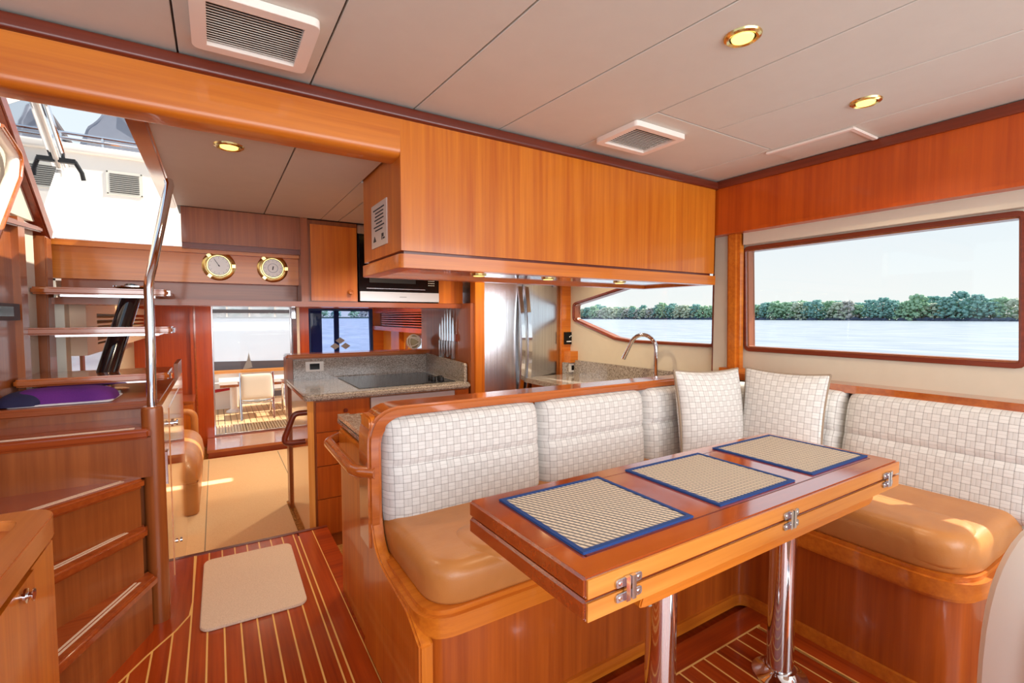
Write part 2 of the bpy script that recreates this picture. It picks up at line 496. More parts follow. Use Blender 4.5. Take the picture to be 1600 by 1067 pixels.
def spot(name, loc, energy, col=(1, .78, .5), size=2.4, r=.03):
    d = bpy.data.lights.new(name, 'SPOT'); o = bpy.data.objects.new(name, d); COL.objects.link(o)
    d.energy = energy; d.color = col; d.spot_size = size; d.spot_blend = .6; d.shadow_soft_size = r; o.location = loc
    return o

# ================================================================== SETTING
# ---------------- main floor: mahogany planks with pale inlay
fl = sroot('floor')
B().box(-1.6, .50, -.9, 2.89, -.06, -.014).box(.50, 2.62, -.9, 1.75, -.06, -.014).obj('subfloor', 'red', fl)
PIT = .0565
def planks(x0, n, pitch, y0, y1, strips=True):
    w = pitch - .006
    p = B().box(x0 + .006, x0 + .006 + w, y0, y1, -.014, 0, .0008, 1).obj('plank', 'red', fl)
    st = B().box(x0, x0 + .006, y0, y1, -.014, .0006).obj('inlay_strip', 'holly', fl)
    for k in range(1, n):
        dup(p, k * pitch); dup(st, k * pitch)
planks(-.3445, 12, PIT, .2, 2.868)
B().box(.3335, .3395, .2, 2.868, -.014, .0006).obj('inlay_strip', 'holly', fl)
B().box(.3395, .358, .2, 2.868, -.014, 0).obj('plank', 'red', fl)
B().box(.358, .364, -.9, 2.83, -.014, .0006).obj('inlay_strip', 'holly', fl)
B().box(.364, .436, -.9, 2.87, -.014, 0).obj('margin_board', 'red', fl)
B().box(.436, .440, -.9, 2.87, -.014, .0006).obj('inlay_strip', 'holly', fl)
B().box(.440, .52, -.9, 2.87, -.014, 0).obj('margin_board', 'redx', fl)
B().box(-.21, .52, 2.868, 2.892, -.06, .004, .004).obj('edge_nosing', 'trim', fl)
# left margin that follows the foot of the stairs
mg = [(-.21, 2.87), (-.125, 2.87), (-.118, 2.40), (-.125, 2.30), (-.165, 2.215), (-.245, 2.10), (-.62, 1.45), (-.80, 1.45), (-.60, 1.80), (-.26, 2.25)]
B().prism(mg, 'z', -.01, .0012).obj('margin_board', 'red', fl)
ln = B()
for a, b in zip(mg[1:6], mg[2:7]): ln.seg(a, b, .006, -.01, .0018, 0)
ln.obj('inlay_strip', 'holly', fl)
# dinette floor
planks(.595, 18, .0655, -.6, 1.03)
B().box(.58, 1.80, 1.03, 1.036, -.014, .0008).obj('inlay_strip', 'holly', fl)
B().box(1.786, 1.792, -.6, 1.03, -.014, .0008).obj('inlay_strip', 'holly', fl)
B().box(.52, 1.95, 1.036, 1.13, -.014, .0004).obj('margin_board', 'redx', fl)
B().box(1.792, 1.95, -.6, 1.036, -.014, .0004).obj('margin_board', 'red', fl)
B().box(.52, .595, -.6, 1.036, -.014, 0).obj('margin_board', 'red', fl)
# ---------------- lower sole of galley and aft saloon
ZS = -.25
f2 = sroot('floor')
B().box(-.75, 2.62, 1.75, 6.5, ZS - .05, ZS).obj('sole', 'gcarpet', f2)
B().box(-.75, .50, 2.86, 2.885, ZS, -.06).obj('riser', 'redx', f2)
B().box(.505, .53, 1.76, 2.86, ZS, -.05).obj('riser', 'red', f2)

# ---------------- main ceiling, panels split along the seams of the headliner
ce = sroot('ceiling')
B().box(-1.6, 2.56, -1.5, 1.78, 2.012, 2.05).obj('backing', 'seam', ce)
ZC = 2.0
xs = [(-.62, -.62), (-.073, -.073), (.293, .306), (.655, .724), (1.024, 1.135)]
yA, yB = 1.775, .55
def xat(s, y): return s[0] + (s[1] - s[0]) * (yA - y) / (yA - yB)
YF = -1.4; g = .0028
for a, b in zip(xs, xs[1:] + [(1.435, 1.49)]):
    B().prism([(xat(a, YF) + g, YF), (xat(b, YF) - g, YF), (xat(b, yA) - g, yA), (xat(a, yA) + g, yA)], 'z', ZC, 2.012, .0015, 1).obj('ceiling_panel', 'ceil', ce)
B().prism([(-1.6, YF), (-.62 - g, YF), (-.62 - g, yA), (-1.6, yA)], 'z', ZC, 2.012).obj('ceiling_panel', 'ceil', ce)
s5, s6, s7 = (1.435, 1.49), (1.745, 1.875), (2.215, 2.24)
def cp(a, b, y0, y1): B().prism([(xat(a, y0) + g, y0), (xat(b, y0) - g, y0), (xat(b, y1) - g, y1), (xat(a, y1) + g, y1)], 'z', ZC, 2.012, .0015, 1).obj('ceiling_panel', 'ceil', ce)
cp(s5, s6, YF, 1.286 - g); cp(s6, s7, YF, 1.286 - g); cp(s5, s7, 1.286 + g, yA)
cp(s7, (2.50, 2.50), YF, yA)
# ---------------- galley ceiling
c2 = sroot('ceiling')
ZG = 1.845
B().box(-.17, .59, 1.88, 3.6, ZG + .01, ZG + .06).box(.59, 2.60, 2.29, 3.6, ZG + .01, ZG + .06).obj('backing', 'seam', c2)
for a, b, y in ((-.165, .266, 1.875), (.272, .59, 1.875), (.594, .70, 2.29), (.706, 1.14, 2.29), (1.146, 1.58, 2.29), (1.586, 2.60, 2.29)):
    B().box(a, b, y, 3.28, ZG, ZG + .012, .0015, 1).obj('ceiling_panel', 'ceil', c2)
B().prism(rpoly([(-.225, 1.78), (-.165, 1.78), (-.165, 3.33), (-.225, 3.33)], 0), 'z', ZG - .012, ZG + .2, .008).obj('hatch_coaming', 'rail', c2)
# aft saloon ceiling
B().box(-.80, 2.0, 4.46, 6.5, 1.76, 1.80).obj('ceiling', 'ceil')['kind'] = 'structure'
struct(B().box(-1.6, 2.0, 3.56, 4.42, 1.42, 1.475).obj('floor', 'white'))

# ---------------- starboard wall
wr = sroot('wall_right')
w1 = rpoly([(.51, 1.045), (1.605, 1.045), (1.625, 1.60), (.53, 1.60)], .012, 3)
w2 = rpoly([(1.835, 1.045), (2.09, 1.045), (2.52, 1.045), (2.68, 1.06), (3.17, 1.20), (3.17, 1.325), (2.435, 1.462), (1.835, 1.563)], [.02, 0, .05, .05, .03, .03, .02, .02], 3)
w3 = [(-1.15, 1.045), (.40, 1.045), (.40, 1.60), (-1.15, 1.60)]
B().prism([(-1.4, -.05), (3.30, -.05), (3.30, 2.0), (-1.4, 2.0)], 'x', 2.60, 2.66, 0, 2, [w1, w2, w3]).obj('wall_panel', 'cream', wr)
B().box(2.555, 2.60, 1.70, 1.80, .88, 1.74, .006).obj('cream_pillar', 'cream', wr)
B().prism([(1.622, .905), (1.70, .905), (1.715, 1.73), (1.637, 1.73)], 'x', 2.53, 2.60, .018, 4).obj('wood_pillar', 'facex', wr)
B().box(2.565, 2.60, 1.797, 1.815, .88, 1.74, .004).obj('pillar_edge', 'trimy', wr)
B().box(2.50, 2.60, 1.60, 1.72, .905, .925, .005).obj('pillar_foot', 'facex', wr)
B().box(2.555, 2.60, .48, 1.622, 1.628, 1.735, .004).obj('blind_box', 'cream', wr)
B().box(2.55, 2.558, .48, 1.622, 1.69, 1.697).obj('blind_track', 'vent', wr)
B().box(2.49, 2.56, -1.4, 1.86, 1.705, 1.955, .004).obj('header_board', 'redz', wr)
B().box(2.475, 2.55, -1.4, 1.86, 1.955, 1.995, .008).obj('header_trim', 'trimy', wr)
B().box(2.485, 2.56, -1.4, 1.86, 1.692, 1.708, .005).obj('header_bead', 'redz', wr)
B().box(2.475, 2.60, -1.4, 1.62, .868, .905, .012, 3).obj('ledge_rail', 'rail', wr)
def window(name, hole, grow, gm='glass'):
    w = sroot(name)
    c = Vector((sum(p[0] for p in hole) / len(hole), sum(p[1] for p in hole) / len(hole)))
    n = len(hole); out = []
    for i in range(n):
        a, p, b = Vector(hole[i - 1]), Vector(hole[i]), Vector(hole[(i + 1) % n])
        d = (b - a).normalized(); nn = Vector((d.y, -d.x)); out.append(tuple(p + nn * grow))
    B().prism(out, 'x', 2.588, 2.60, .003, 1, [hole]).obj('window_frame', 'trimy', w)
    inn = []
    for i in range(n):
        a, p, b = Vector(hole[i - 1]), Vector(hole[i]), Vector(hole[(i + 1) % n])
        d = (b - a).normalized(); nn = Vector((d.y, -d.x)); inn.append(tuple(p - nn * .006))
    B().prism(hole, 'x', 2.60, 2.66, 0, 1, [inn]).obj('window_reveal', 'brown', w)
    B().prism(inn, 'x', 2.648, 2.654).obj('glass_pane', gm, w)
    return w
window('window_1', w1, .022); window('window_2', w2, .014); window('window_3', w3, .02)

B().box(2.67, 3.12, -1.5, 3.6, 1.75, 1.81, .01).obj('sun_block_overhang', 'white', wr)  # unseen overhang, added to narrow the sun patch on the settee

# ---------------- transverse beam between saloon and galley
tr = sroot('trim_1')
B().prism(rpoly([(1.75, 1.955), (1.75, 1.815), (1.87, 1.815), (1.87, 1.955)], [0, .03, .02, 0], 5), 'x', -1.6, .60).obj('beam', 'facex', tr)
B().prism(rpoly([(1.735, 1.995), (1.735, 1.952), (1.80, 1.952), (1.80, 1.995)], [.01, .012, 0, 0], 4), 'x', -1.6, 2.49).obj('beam_trim', 'trim', tr)
B().box(-1.6, 2.5, 1.77, 1.87, 1.955, 2.05).obj('beam_core', 'trim', tr)

# ---------------- port side wall by the stairs
wlf = sroot('wall_left')
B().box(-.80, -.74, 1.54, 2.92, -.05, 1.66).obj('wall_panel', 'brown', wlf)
B().box(-.79, -.715, 2.90, 2.985, .80, 1.655, .006).obj('door_post', 'brown', wlf)
B().box(-.79, -.735, 2.985, 3.185, .80, 1.66).obj('cream_panel', 'cream', wlf)
B().prism([(2.60, 1.655), (3.20, 1.68), (3.30, 1.70), (2.74, 2.13), (2.2, 2.13), (2.2, 1.64)], 'x', -.79, -.735).obj('upper_panel', 'cream', wlf)
B().prism([(2.2, 1.585), (2.75, 1.60), (3.24, 1.635), (3.24, 1.66), (2.75, 1.63), (2.2, 1.615)], 'x', -.79, -.71, .006).obj('shelf_trim', 'trimy', wlf)
B().prism([(3.33, 1.60), (3.38, 1.66), (2.66, 2.22), (2.62, 2.16)], 'x', -.79, -.70, .008).obj('hatch_trim', 'trimy', wlf)
B().prism([(3.36, 1.665), (3.385, 1.70), (2.66, 2.265), (2.64, 2.235)], 'x', -.79, -.72, .004).obj('hatch_seal', 'white', wlf)
B().prism([(3.185, .80), (3.33, .80), (3.33, 1.62), (3.24, 1.62)], 'x', -.79, -.70, .006).obj('pilaster', 'brown', wlf)

# ---------------- bulkhead above the stairs and the galley opening
wb = sroot('wall_back')
B().box(-.76, .50, 3.40, 3.46, 1.425, 1.60, .008).obj('instrument_board', 'facex', wb)
B().box(-.76, .50, 3.36, 3.46, 1.595, 1.625, .01).obj('sill_board', 'facex', wb)
B().box(-.70, .50, 3.48, 3.54, 1.315, 1.43).obj('recessed_board', 'brownx', wb)
B().box(-.76, 1.60, 3.28, 3.60, 1.285, 1.318, .010).obj('trim_9', 'brownx')['kind'] = 'structure'
B().box(-.15, .50, 3.30, 3.46, 1.645, 1.845, .016, 3).obj('soffit_box', 'brown', wb)
B().box(-.15, .50, 3.32, 3.46, 1.615, 1.65, .006).obj('soffit_bead', 'trim', wb)
B().box(.47, .512, 3.285, 3.46, 1.315, 1.845, .008).obj('upright', 'brown', wb)
B().box(.515, 1.62, 3.555, 3.60, 1.32, 1.90).obj('trim_10', 'brown')['kind'] = 'structure'
B().box(-.76, -.69, 3.46, 3.56, .80, 1.32).obj('side_jamb', 'cream', wb)

# ---------------- aft saloon shell
YA = 6.4
wa = sroot('wall_aft')
B().prism([(-.76, ZS), (1.95, ZS), (1.95, 1.76), (-.76, 1.76)], 'y', YA, YA + .07, 0, 1,
          [[(-.05, -.17), (.80, -.17), (.80, 1.40), (-.05, 1.40)], [(.985, .70), (1.785, .70), (1.785, 1.325), (.985, 1.325)]]).obj('wall_panel', 'redz', wa)
B().box(-.24, -.04, YA - .05, YA, ZS, 1.42, .008).obj('door_jamb', 'redz', wa)
B().box(-.205, -.19, YA - .06, YA, ZS, 1.42, .003).obj('jamb_bead', 'rail', wa)
B().box(.80, .845, YA - .05, YA + .03, -.2, 1.42, .006).obj('door_jamb', 'trim', wa)
B().box(.845, .875, YA - .06, YA, -.2, 1.42, .004).obj('jamb_bead', 'plastic', wa)
B().box(.875, .985, YA - .03, YA, .3, 1.42, .004).obj('mullion', 'redz', wa)
B().box(1.785, 1.95, YA - .03, YA, .3, 1.42, .004).obj('mullion', 'facex', wa)
B().box(-.05, .80, YA - .05, YA + .10, ZS, -.165, .006).obj('door_sill', 'redz', wa)
ws = sroot('wall_starboard')
B().box(1.98, 3.12, 3.62, 6.6, 1.80, 1.84, .01).obj('sun_block_overhang', 'white', ws)  # unseen deck, added to keep a sun streak off the saloon carpet
B().prism([(4.12, ZS), (YA, ZS), (YA, 1.76), (4.12, 1.76)], 'x', 1.92, 1.97, 0, 1, [rpoly([(4.25, .60), (5.42, .60), (5.42, .96), (4.25, 1.015)], .16, 8)]).obj('wall_panel', 'ochre', ws)
B().prism(rpoly([(4.21, .565), (5.46, .565), (5.46, .995), (4.21, 1.045)], .18, 8), 'x', 1.905, 1.925, 0, 1, [rpoly([(4.25, .60), (5.42, .60), (5.42, .96), (4.25, 1.015)], .16, 8)]).obj('window_frame', 'brown', ws)
B().prism(rpoly([(4.25, .60), (5.42, .60), (5.42, .96), (4.25, 1.015)], .16, 8), 'x', 1.94, 1.945).obj('glass_pane', 'glass', ws)
B().box(1.86, 1.92, 5.55, 5.85, ZS, 1.05, .01).obj('pilaster', 'face', ws)
B().box(1.78, 1.92, 4.2, YA, 1.05, 1.10, .006).obj('louvre_rail', 'redz', ws)
B().box(1.80, 1.92, 4.2, YA, 1.27, 1.42).obj('louvre_rail', 'redz', ws)
for k in range(6):
    z = 1.115 + k * .027
    B().prism([(1.79, z), (1.90, z + .02), (1.90, z + .028), (1.79, z + .010)], 'y', 4.2, 6.0).obj('louvre_slat', 'redz', ws)
B().box(1.88, 1.92, 4.2, YA, 1.08, 1.30).obj('louvre_back', 'trimy', ws)
wp = sroot('wall_port')
hp = [(3.62, .62), (5.3, .62), (5.3, .98), (3.62, 1.0)]
B().prism([(3.56, ZS), (YA, ZS), (YA, 1.76), (4.45, 1.76), (4.45, 1.46), (3.56, 1.46)], 'x', -.80, -.74, 0, 1, [hp]).obj('wall_panel', 'cream', wp)
B().prism(hp, 'x', -.775, -.77).obj('glass_pane', 'glass', wp)
B().box(-.74, -.725, 4.02, 4.08, .62, 1.0).obj('window_bar', 'brown', wp)
B().box(-.74, -.62, 3.56, 6.2, 1.00, 1.05, .006).obj('louvre_rail', 'palewood', wp)
B().box(-.74, -.62, 3.56, 6.2, 1.24, 1.30, .006).obj('louvre_rail', 'palewood', wp)
B().box(-.74, -.62, 3.56, 3.85, 1.05, 1.24).obj('louvre_end', 'palewood', wp)
for k in range(5):
    z = 1.06 + k * .035
    B().prism([(-.63, z), (-.72, z + .018), (-.72, z + .026), (-.63, z + .012)], 'y', 3.85, 6.2).obj('louvre_slat', 'palewood', wp)

# ================================================================== BIG JOINERY
# ---------------- overhead locker above the peninsula
oc = thing('overhead_cabinet', 'long orange-varnished wooden overhead cabinet hanging from the ceiling above the settee back', 'cabinet', (1.5, 2.0, 1.40))
B().box(.60, 2.475, 1.75, 2.27, 1.47, 1.955, .010, 3).obj('body', 'face', oc)
B().box(.615, 2.46, 1.765, 2.255, 1.455, 1.472).obj('shadow_groove', 'trim', oc)
B().prism(rpoly([(.590, 1.738), (2.475, 1.738), (2.475, 2.285), (.590, 2.285)], [.03, 0, 0, .03], 4), 'z', 1.405, 1.457, .018, 4,
          [[(.655, 1.80), (2.41, 1.80), (2.41, 2.22), (.655, 2.22)]]).obj('bottom_moulding', 'facex', oc)
B().box(.655, 2.41, 1.80, 2.22, 1.418, 1.44).obj('bottom_panel', 'lacquer', oc)
for x in (1.05, 1.45, 1.95):
    q = B().lathe([(.036, 0), (.036, -.006), (.028, -.008)], (x, 1.98, 1.418)).obj('puck_light', 'brass', oc)
    B().lathe([(.026, -.008), (.024, -.0095)], (x, 1.98, 1.418)).obj('lens', 'lamp', q)
    spot('puck_lamp', (x, 1.98, 1.40), 2.2)
# notice on its end
nt = thing('notice', 'small printed paper notice on the left end of the overhead cabinet', 'sign', (.598, 2.0, 1.5))
def yz(y0, y1, z0, z1, x0=.5925, x1=.5965, name='sheet', m='paper'): return B().box(x0, x1, y0, y1, z0, z1).obj(name, m, nt)
yz(1.915, 2.13, 1.517, 1.70, .596, .6)
pr = B()
for r, (n0, n1) in enumerate(((.05, .95), (.12, .80), (.12, .80), (.10, .85), (.22, .72), (.06, .92), (.2, .8))):
    y = 1.935 + .17 * n0; z = 1.672 - r * .0145; y_end = 1.935 + .17 * n1
    while y < y_end:
        l = random.uniform(.008, .022); pr.box(.5945, .5958, y, min(y + l, y_end), z, z + .005); y += l + .004
pr.box(.5945, .5958, 1.94, 1.965, 1.542, 1.548).box(.5945, .5958, 1.955, 1.97, 1.552, 1.566).box(.5945, .5958, 1.975, 1.98, 1.54, 1.566).prism([(2.06, 1.542), (2.10, 1.542), (2.08, 1.565)], 'x', .5945, .5958)
stuff(pr.obj('print', 'ink', nt))

# ---------------- dinette settee
SE = thing('dinette_settee', 'L-shaped wooden dinette settee with tan leather seats and grey basketweave back cushions', 'settee', (1.3, 1.4, 0))
def Lpoly(o, r1=.11, r2=.16):
    """seat outline in plan; o = offset inwards"""
    return rpoly([(.44 + o, 1.14 + o), (1.855 + o, 1.14 + o), (1.855 + o, .43 + o), (2.56, .43 + o), (2.56, 1.70), (.44 + o, 1.70)],
                 [max(.02, r1 - o), .03 + o, max(.02, r2 - o), 0, 0, 0], 8)
B().prism(Lpoly(.03), 'z', 0, .35).obj('base', 'deep', SE)
B().prism(Lpoly(.0), 'z', .345, .425, .014, 4).obj('seat_frame', 'facex', SE)
B().prism(Lpoly(.018), 'z', 0, .045).obj('plinth', 'facex', SE)
# tall side with the round-cornered end and the long top rail
B().prism(rpoly([(1.155, .35), (1.155, .02), (1.72, .02), (1.72, .88), (1.605, .88), (1.605, .425), (1.26, .40)], [0, 0, 0, .02, .03, .16, .12], 8), 'x', .432, .472, .006).obj('end_panel', 'face', SE)
rail_path = [(.424, .42)] + rpoly([(.424, .42), (.424, .910), (2.5, .910)], [0, .125, 0], 10)[1:-1] + [(2.53, .907)]
inner = [(.47, .42)] + rpoly([(.47, .42), (.47, .868), (2.5, .868)], [0, .10, 0], 10)[1:-1] + [(2.53, .868)]
B().prism(rail_path + inner[::-1], 'y', 1.596, 1.728, .010, 3).obj('top_rail', 'rail', SE)
B().box(.46, 2.53, 1.655, 1.70, .40, .87).obj('back_board', 'face', SE)
# door in the end of the base
dr = B().box(.462, .472, 1.30, 1.68, .05, .335, .003).obj('side_door', 'face', SE)
B().lathe([(.008, 0), (.008, -.012), (.016, -.016), (.016, -.024), (.010, -.027)], (.462, 1.335, .295), 'x', 16).obj('knob', 'chrome', dr)
B().lathe([(.014, 0), (.014, -.006)], (1.885, .98, .2), 'x', 16).obj('socket_back', 'plastic', SE)
ou = B().box(1.878, 1.886, .965, 1.045, .155, .265, .004).obj('socket_plate', 'plastic', SE)
B().box(1.874, 1.879, .985, 1.025, .175, .235, .002).obj('socket', 'black', ou)
# seats
Mz = lambda x, y, z: lk((x, y, z), (1, 0, 0), (0, 0, -1), (0, 1, 0))     # bulge points up
def seat(x0, x1, y0, y1, z, h, parent=SE, p=16, corner=.025):
    return B().cushion(x1 - x0, y1 - y0, h, Mz((x0 + x1) / 2, (y0 + y1) / 2, z), 44, 30, p, None, corner)
def pad(name, poly, z0, z1, bev, par, crown=.008):
    return B().puff(poly, z0, z1, bev, crown).obj(name, 'leather', par, 70)
sc = pad('seat_cushion', rpoly([(.476, 1.158), (1.868, 1.158), (1.868, 1.66), (.476, 1.66)], [.12, .05, .05, .05], 10), .422, .535, .045, SE)
pad('seat_bolster', rpoly([(.60, 1.160), (1.86, 1.160), (1.86, 1.40), (.60, 1.40)], [.11, .08, .08, .10], 10), .44, .5465, .05, sc, .004)
sc2 = pad('seat_cushion', rpoly([(1.874, .448), (2.46, .448), (2.46, 1.16), (1.874, 1.16)], [.17, .05, .05, .05], 10), .422, .535, .045, SE)
pad('seat_bolster', rpoly([(1.876, .462), (2.13, .462), (2.15, 1.15), (1.876, 1.15)], [.15, .11, .08, .07], 10), .44, .5465, .05, sc2, .004)
pad('seat_cushion', rpoly([(1.874, 1.165), (2.46, 1.165), (2.46, 1.66), (1.874, 1.66)], .05, 6), .422, .53, .04, SE)
# backs along the transverse side
def backx(x0, x1, z0=.49, z1=.872, y0=1.62, y1=1.645, d=.085):
    w, h = x1 - x0, z1 - z0
    zz = Vector((0, y1 - y0, z1 - z0)).normalized(); yy = zz.cross(Vector((1, 0, 0)))
    m = lk(((x0 + x1) / 2, (y0 + y1) / 2, (z0 + z1) / 2), (1, 0, 0), yy, zz)
    return B().cushion(w, h + .01, d, m, 44, 40, 10, .12, .03, .13).obj('back_cushion', 'weave', SE)
backx(.476, 1.125); backx(1.13, 1.735); backx(1.74, 2.10)
def backy(y1, y0, z0=.475, z1=.872, xb=2.425, xt=2.505, d=.085):
    w, h = y1 - y0, z1 - z0
    zz = Vector((xt - xb, 0, z1 - z0)).normalized(); xx = Vector((0, -1, 0)); yy = zz.cross(xx)
    m = lk(((xb + xt) / 2, (y0 + y1) / 2, (z0 + z1) / 2), xx, yy, zz)
    return B().cushion(w, h + .01, d, m, 44, 40, 10, .05, .03, .13).obj('back_cushion', 'weave', SE)
backy(1.035, .36); backy(1.30, 1.04)
# corner pieces, set diagonally
zz = Vector((0, 0, 1))
for (p, q) in (((2.10, 1.635), (2.33, 1.57)), ((2.33, 1.57), (2.47, 1.30))):
    a, b = Vector((*p, 0)), Vector((*q, 0)); xx = (b - a).normalized(); yy = zz.cross(xx)
    B().cushion((b - a).length + .01, .37, .075, lk((a + b) / 2 + Vector((0, 0, .69)), xx, yy, zz), 24, 36, 8, .1, .05, .2).obj('back_cushion', 'weave', SE)

# ---------------- folding table
TB = thing('dinette_table', 'folded varnished mahogany dinette table on two polished metal legs', 'table', (1.2, .85, 0))
def leaf(z0, z1, nm):
    o = B().prism([(.545, .63), (1.87, .63), (1.87, 1.07), (.535, 1.066)], 'z', z0, z1, .005, 2).obj(nm, 'table', TB); return o
up_ = leaf(.714, .7545, 'upper_leaf'); lo_ = leaf(.672, .7115, 'lower_leaf')
B().box(.60, 1.815, .690, 1.012, .7540, .7549, .0003, 1).obj('field_panel', 'table', up_)
gv = B()
for a in ((.598, .602, .69, 1.012), (1.813, 1.817, .69, 1.012), (.598, 1.817, .688, .692), (.598, 1.817, 1.010, 1.014)): gv.box(*a, .7535, .7551)
gv.obj('inlay_line', 'trim', up_)
B().box(.549, 1.866, .6265, .631, .717, .7515, .001).obj('edge_band', 'pale', up_)
B().box(.549, 1.866, .6265, .631, .6745, .709, .001).obj('edge_band', 'pale', lo_)
B().prism(rpoly([(.715, .676), (.70, .640), (.72, .636), (1.71, .636), (1.735, .65), (1.735, .676)], [0, .006, .01, .01, .01, 0], 3), 'y', .645, .665, .003).obj('apron', 'facex', TB)
B().box(.73, 1.70, .66, 1.04, .652, .674).obj('under_frame', 'brownx', TB)
for x in (.648, 1.215, 1.775):
    hg = B().prism(rpoly([(x - .034, .7175), (x + .034, .7175), (x + .034, .7345), (x - .034, .7345)], .007, 4), 'y', .622, .627, .001).prism(
        rpoly([(x - .034, .6895), (x + .034, .6895), (x + .034, .7065), (x - .034, .7065)], .007, 4), 'y', .622, .627, .001).obj('hinge', 'steel', TB)
    kn = B()
    for dx in (-.013, .002): kn.box(x + dx, x + dx + .011, .617, .624, .690, .736, .002)
    kn.obj('knuckle', 'chrome', hg)
    for sx in (-.024, .024):
        for zz_ in (.726, .698): B().lathe([(.0045, 0), (.003, -.0015)], (x + sx, .622, zz_), 'y', 10).obj('screw', 'chrome', hg)
for x in (1.00, 1.60):
    lg = B().lathe([(.041, .03), (.041, .655)], (x, .845, 0), 'z', 40).obj('leg', 'chrome', TB)
    B().lathe([(.085, 0), (.085, .008), (.06, .018), (.05, .032), (.041, .034)], (x, .845, 0), 'z', 40).obj('floor_flange', 'chrome', lg)
    B().lathe([(.041, .60), (.05, .612), (.07, .648), (.08, .655)], (x, .845, 0), 'z', 40).obj('top_flange', 'chrome', lg)
B().prism([(.72, .648), (.735, .648), (.80, .585), (.79, .585)], 'y', .70, .72).obj('latch', 'chrome', TB)

# placemats
lab = ['woven grey and beige placemat with navy binding at the near left end of the table',
       'woven grey and beige placemat with navy binding in the middle of the table',
       'woven grey and beige placemat with navy binding at the far table end near the cushions']
for (x0, x1, y0, y1, L, a) in ((.596, .93, .695, 1.022, lab[0], 0), (1.036, 1.38, .70, 1.022, lab[1], 0), (1.474, 1.831, .70, 1.035, lab[2], 0)):
    t = thing('placemat', L, 'placemat', ((x0 + x1) / 2, (y0 + y1) / 2, .755), 'placemats on the dinette table')
    B().box(x0 + .008, x1 - .008, y0 + .008, y1 - .008, .7553, .7585).planar_uv(0, 1).obj('woven_mat', 'mat', t)
    B().prism([(x0, y0), (x1, y0), (x1, y1), (x0, y1)], 'z', .7552, .760, .0015, 2, [[(x0 + .014, y0 + .014), (x1 - .014, y0 + .014), (x1 - .014, y1 - .014), (x0 + .014, y1 - .014)]]).obj('binding', 'blue', t)

# throw pillows
def pillow(loc, xx, tilt, w, h, L):
    xx = Vector(xx).normalized(); zz = Vector((0, 0, 1)); yy = zz.cross(xx)
    m = lk(loc, xx, yy, zz) @ Matrix.Rotation(tilt, 4, 'X') @ Matrix.Rotation(.02, 4, 'Y')
    t = thing('throw_pillow', L, 'cushion', (loc[0], loc[1], loc[2] - h / 2), 'throw pillows in the settee corner')
    b = B(); rim = b.pillow(w, h, .15, m); b.obj('pillow_cover', 'weave', t)
    B().tube(rim, .006, 8, closed=True).obj('piping', 'piping', t)
pillow((2.03, 1.435, .755), (.95, -.12, 0), -.16, .42, .42, 'square basketweave throw pillow leaning on the left of the settee corner')
pillow((2.262, 1.222, .755), (.22, -.9, 0), -.20, .36, .42, 'square basketweave throw pillow leaning under the big window, right of the settee corner')

# ---------------- peninsula behind the settee
PN = thing('peninsula_cabinet', 'low wooden galley cabinet behind the settee back', 'cabinet', (1.4, 1.95, ZS))
B().box(.452, 2.0, 1.73, 2.15, ZS + .001, .735, .006).obj('carcass', 'face', PN)
B().box(.505, 2.0, 2.151, 2.158, ZS + .08, .70, .003).obj('door_panel', 'face', PN)
WT = thing('peninsula_worktop', 'granite worktop with raised rim behind the settee back', 'worktop', (1.4, 1.95, .736))
B().prism(rpoly([(.452, 1.73), (2.05, 1.73), (2.05, 2.25), (.452, 2.25)], [0, 0, 0, .05], 5), 'z', .737, .772, .010, 3).obj('slab', 'granite', WT)
B().box(.452, .50, 1.74, 2.20, .768, .786, .008, 3).obj('rim', 'granite', WT)
B().box(.55, 1.95, 1.76, 2.20, .7725, .777).obj('cutting_board', 'pale', WT)
gr = thing('grab_rail', 'curved wooden grab rail on the side of the peninsula, left of the settee back', 'handle', (.42, 1.9, .68))
gp = rpoly([(.45, 1.60), (.392, 1.66), (.392, 2.10), (.45, 2.17)], [0, .07, .07, 0], 8)
B().tube([(p[0], p[1], .690) for p in gp], .021, 14).obj('rail', 'rail', gr)
B().box(.44, .453, 1.66, 2.12, .60, .73, .004).obj('backing_plate', 'face', gr)

# ---------------- galley counter with cooktop, oven, drawers
GX0, GX1, GY = .47, 1.575, 3.12
GC = thing('galley_cabinet', 'wooden galley base cabinet with a column of drawers, below the granite counter', 'cabinet', (1.0, 3.5, ZS))
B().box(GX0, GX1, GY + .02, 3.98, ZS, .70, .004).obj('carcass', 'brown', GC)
B().box(GX0 - .006, GX0 + .03, GY + .005, 3.98, ZS, .70, .005).obj('end_panel', 'lit_gold', GC)  # lighter wood colour stands in for light reaching this end from port
zs = [-.17, .06, .235, .41, .575, .695]
dz = [(.50, .69), (.285, .495), (.075, .28), (-.16, .07)]
for i, (a, b) in enumerate(dz):
    d = B().box(.515, .845 , GY + .008, GY + .022, a, b, .003).obj('drawer', 'deep', GC)
    if i == 0: B().lathe([(.006, 0), (.006, -.01), (.014, -.014), (.012, -.022)], (.69, GY + .008, .625), 'y', 16).obj('knob', 'trim', d)
d = B().box(1.46, 1.57, GY + .008, GY + .022, .50, .69, .003).obj('drawer', 'deep', GC)
B().lathe([(.006, 0), (.006, -.01), (.012, -.014), (.010, -.022)], (1.52, GY + .008, .625), 'y', 16).obj('knob', 'trim', d)
OV = thing('oven', 'built-in oven with a steel front strip and black display under the cooktop', 'oven', (1.15, GY, .2))
B().box(.852, 1.452, GY - .004, GY + .018, .53, .69, .004).obj('control_panel', 'satin', OV)
B().box(1.03, 1.33, GY - .007, GY - .003, .575, .655, .002).obj('display', 'black', OV)
B().box(.852, 1.452, GY - .002, GY + .018, .0, .52, .004).obj('oven_door', 'black', OV)
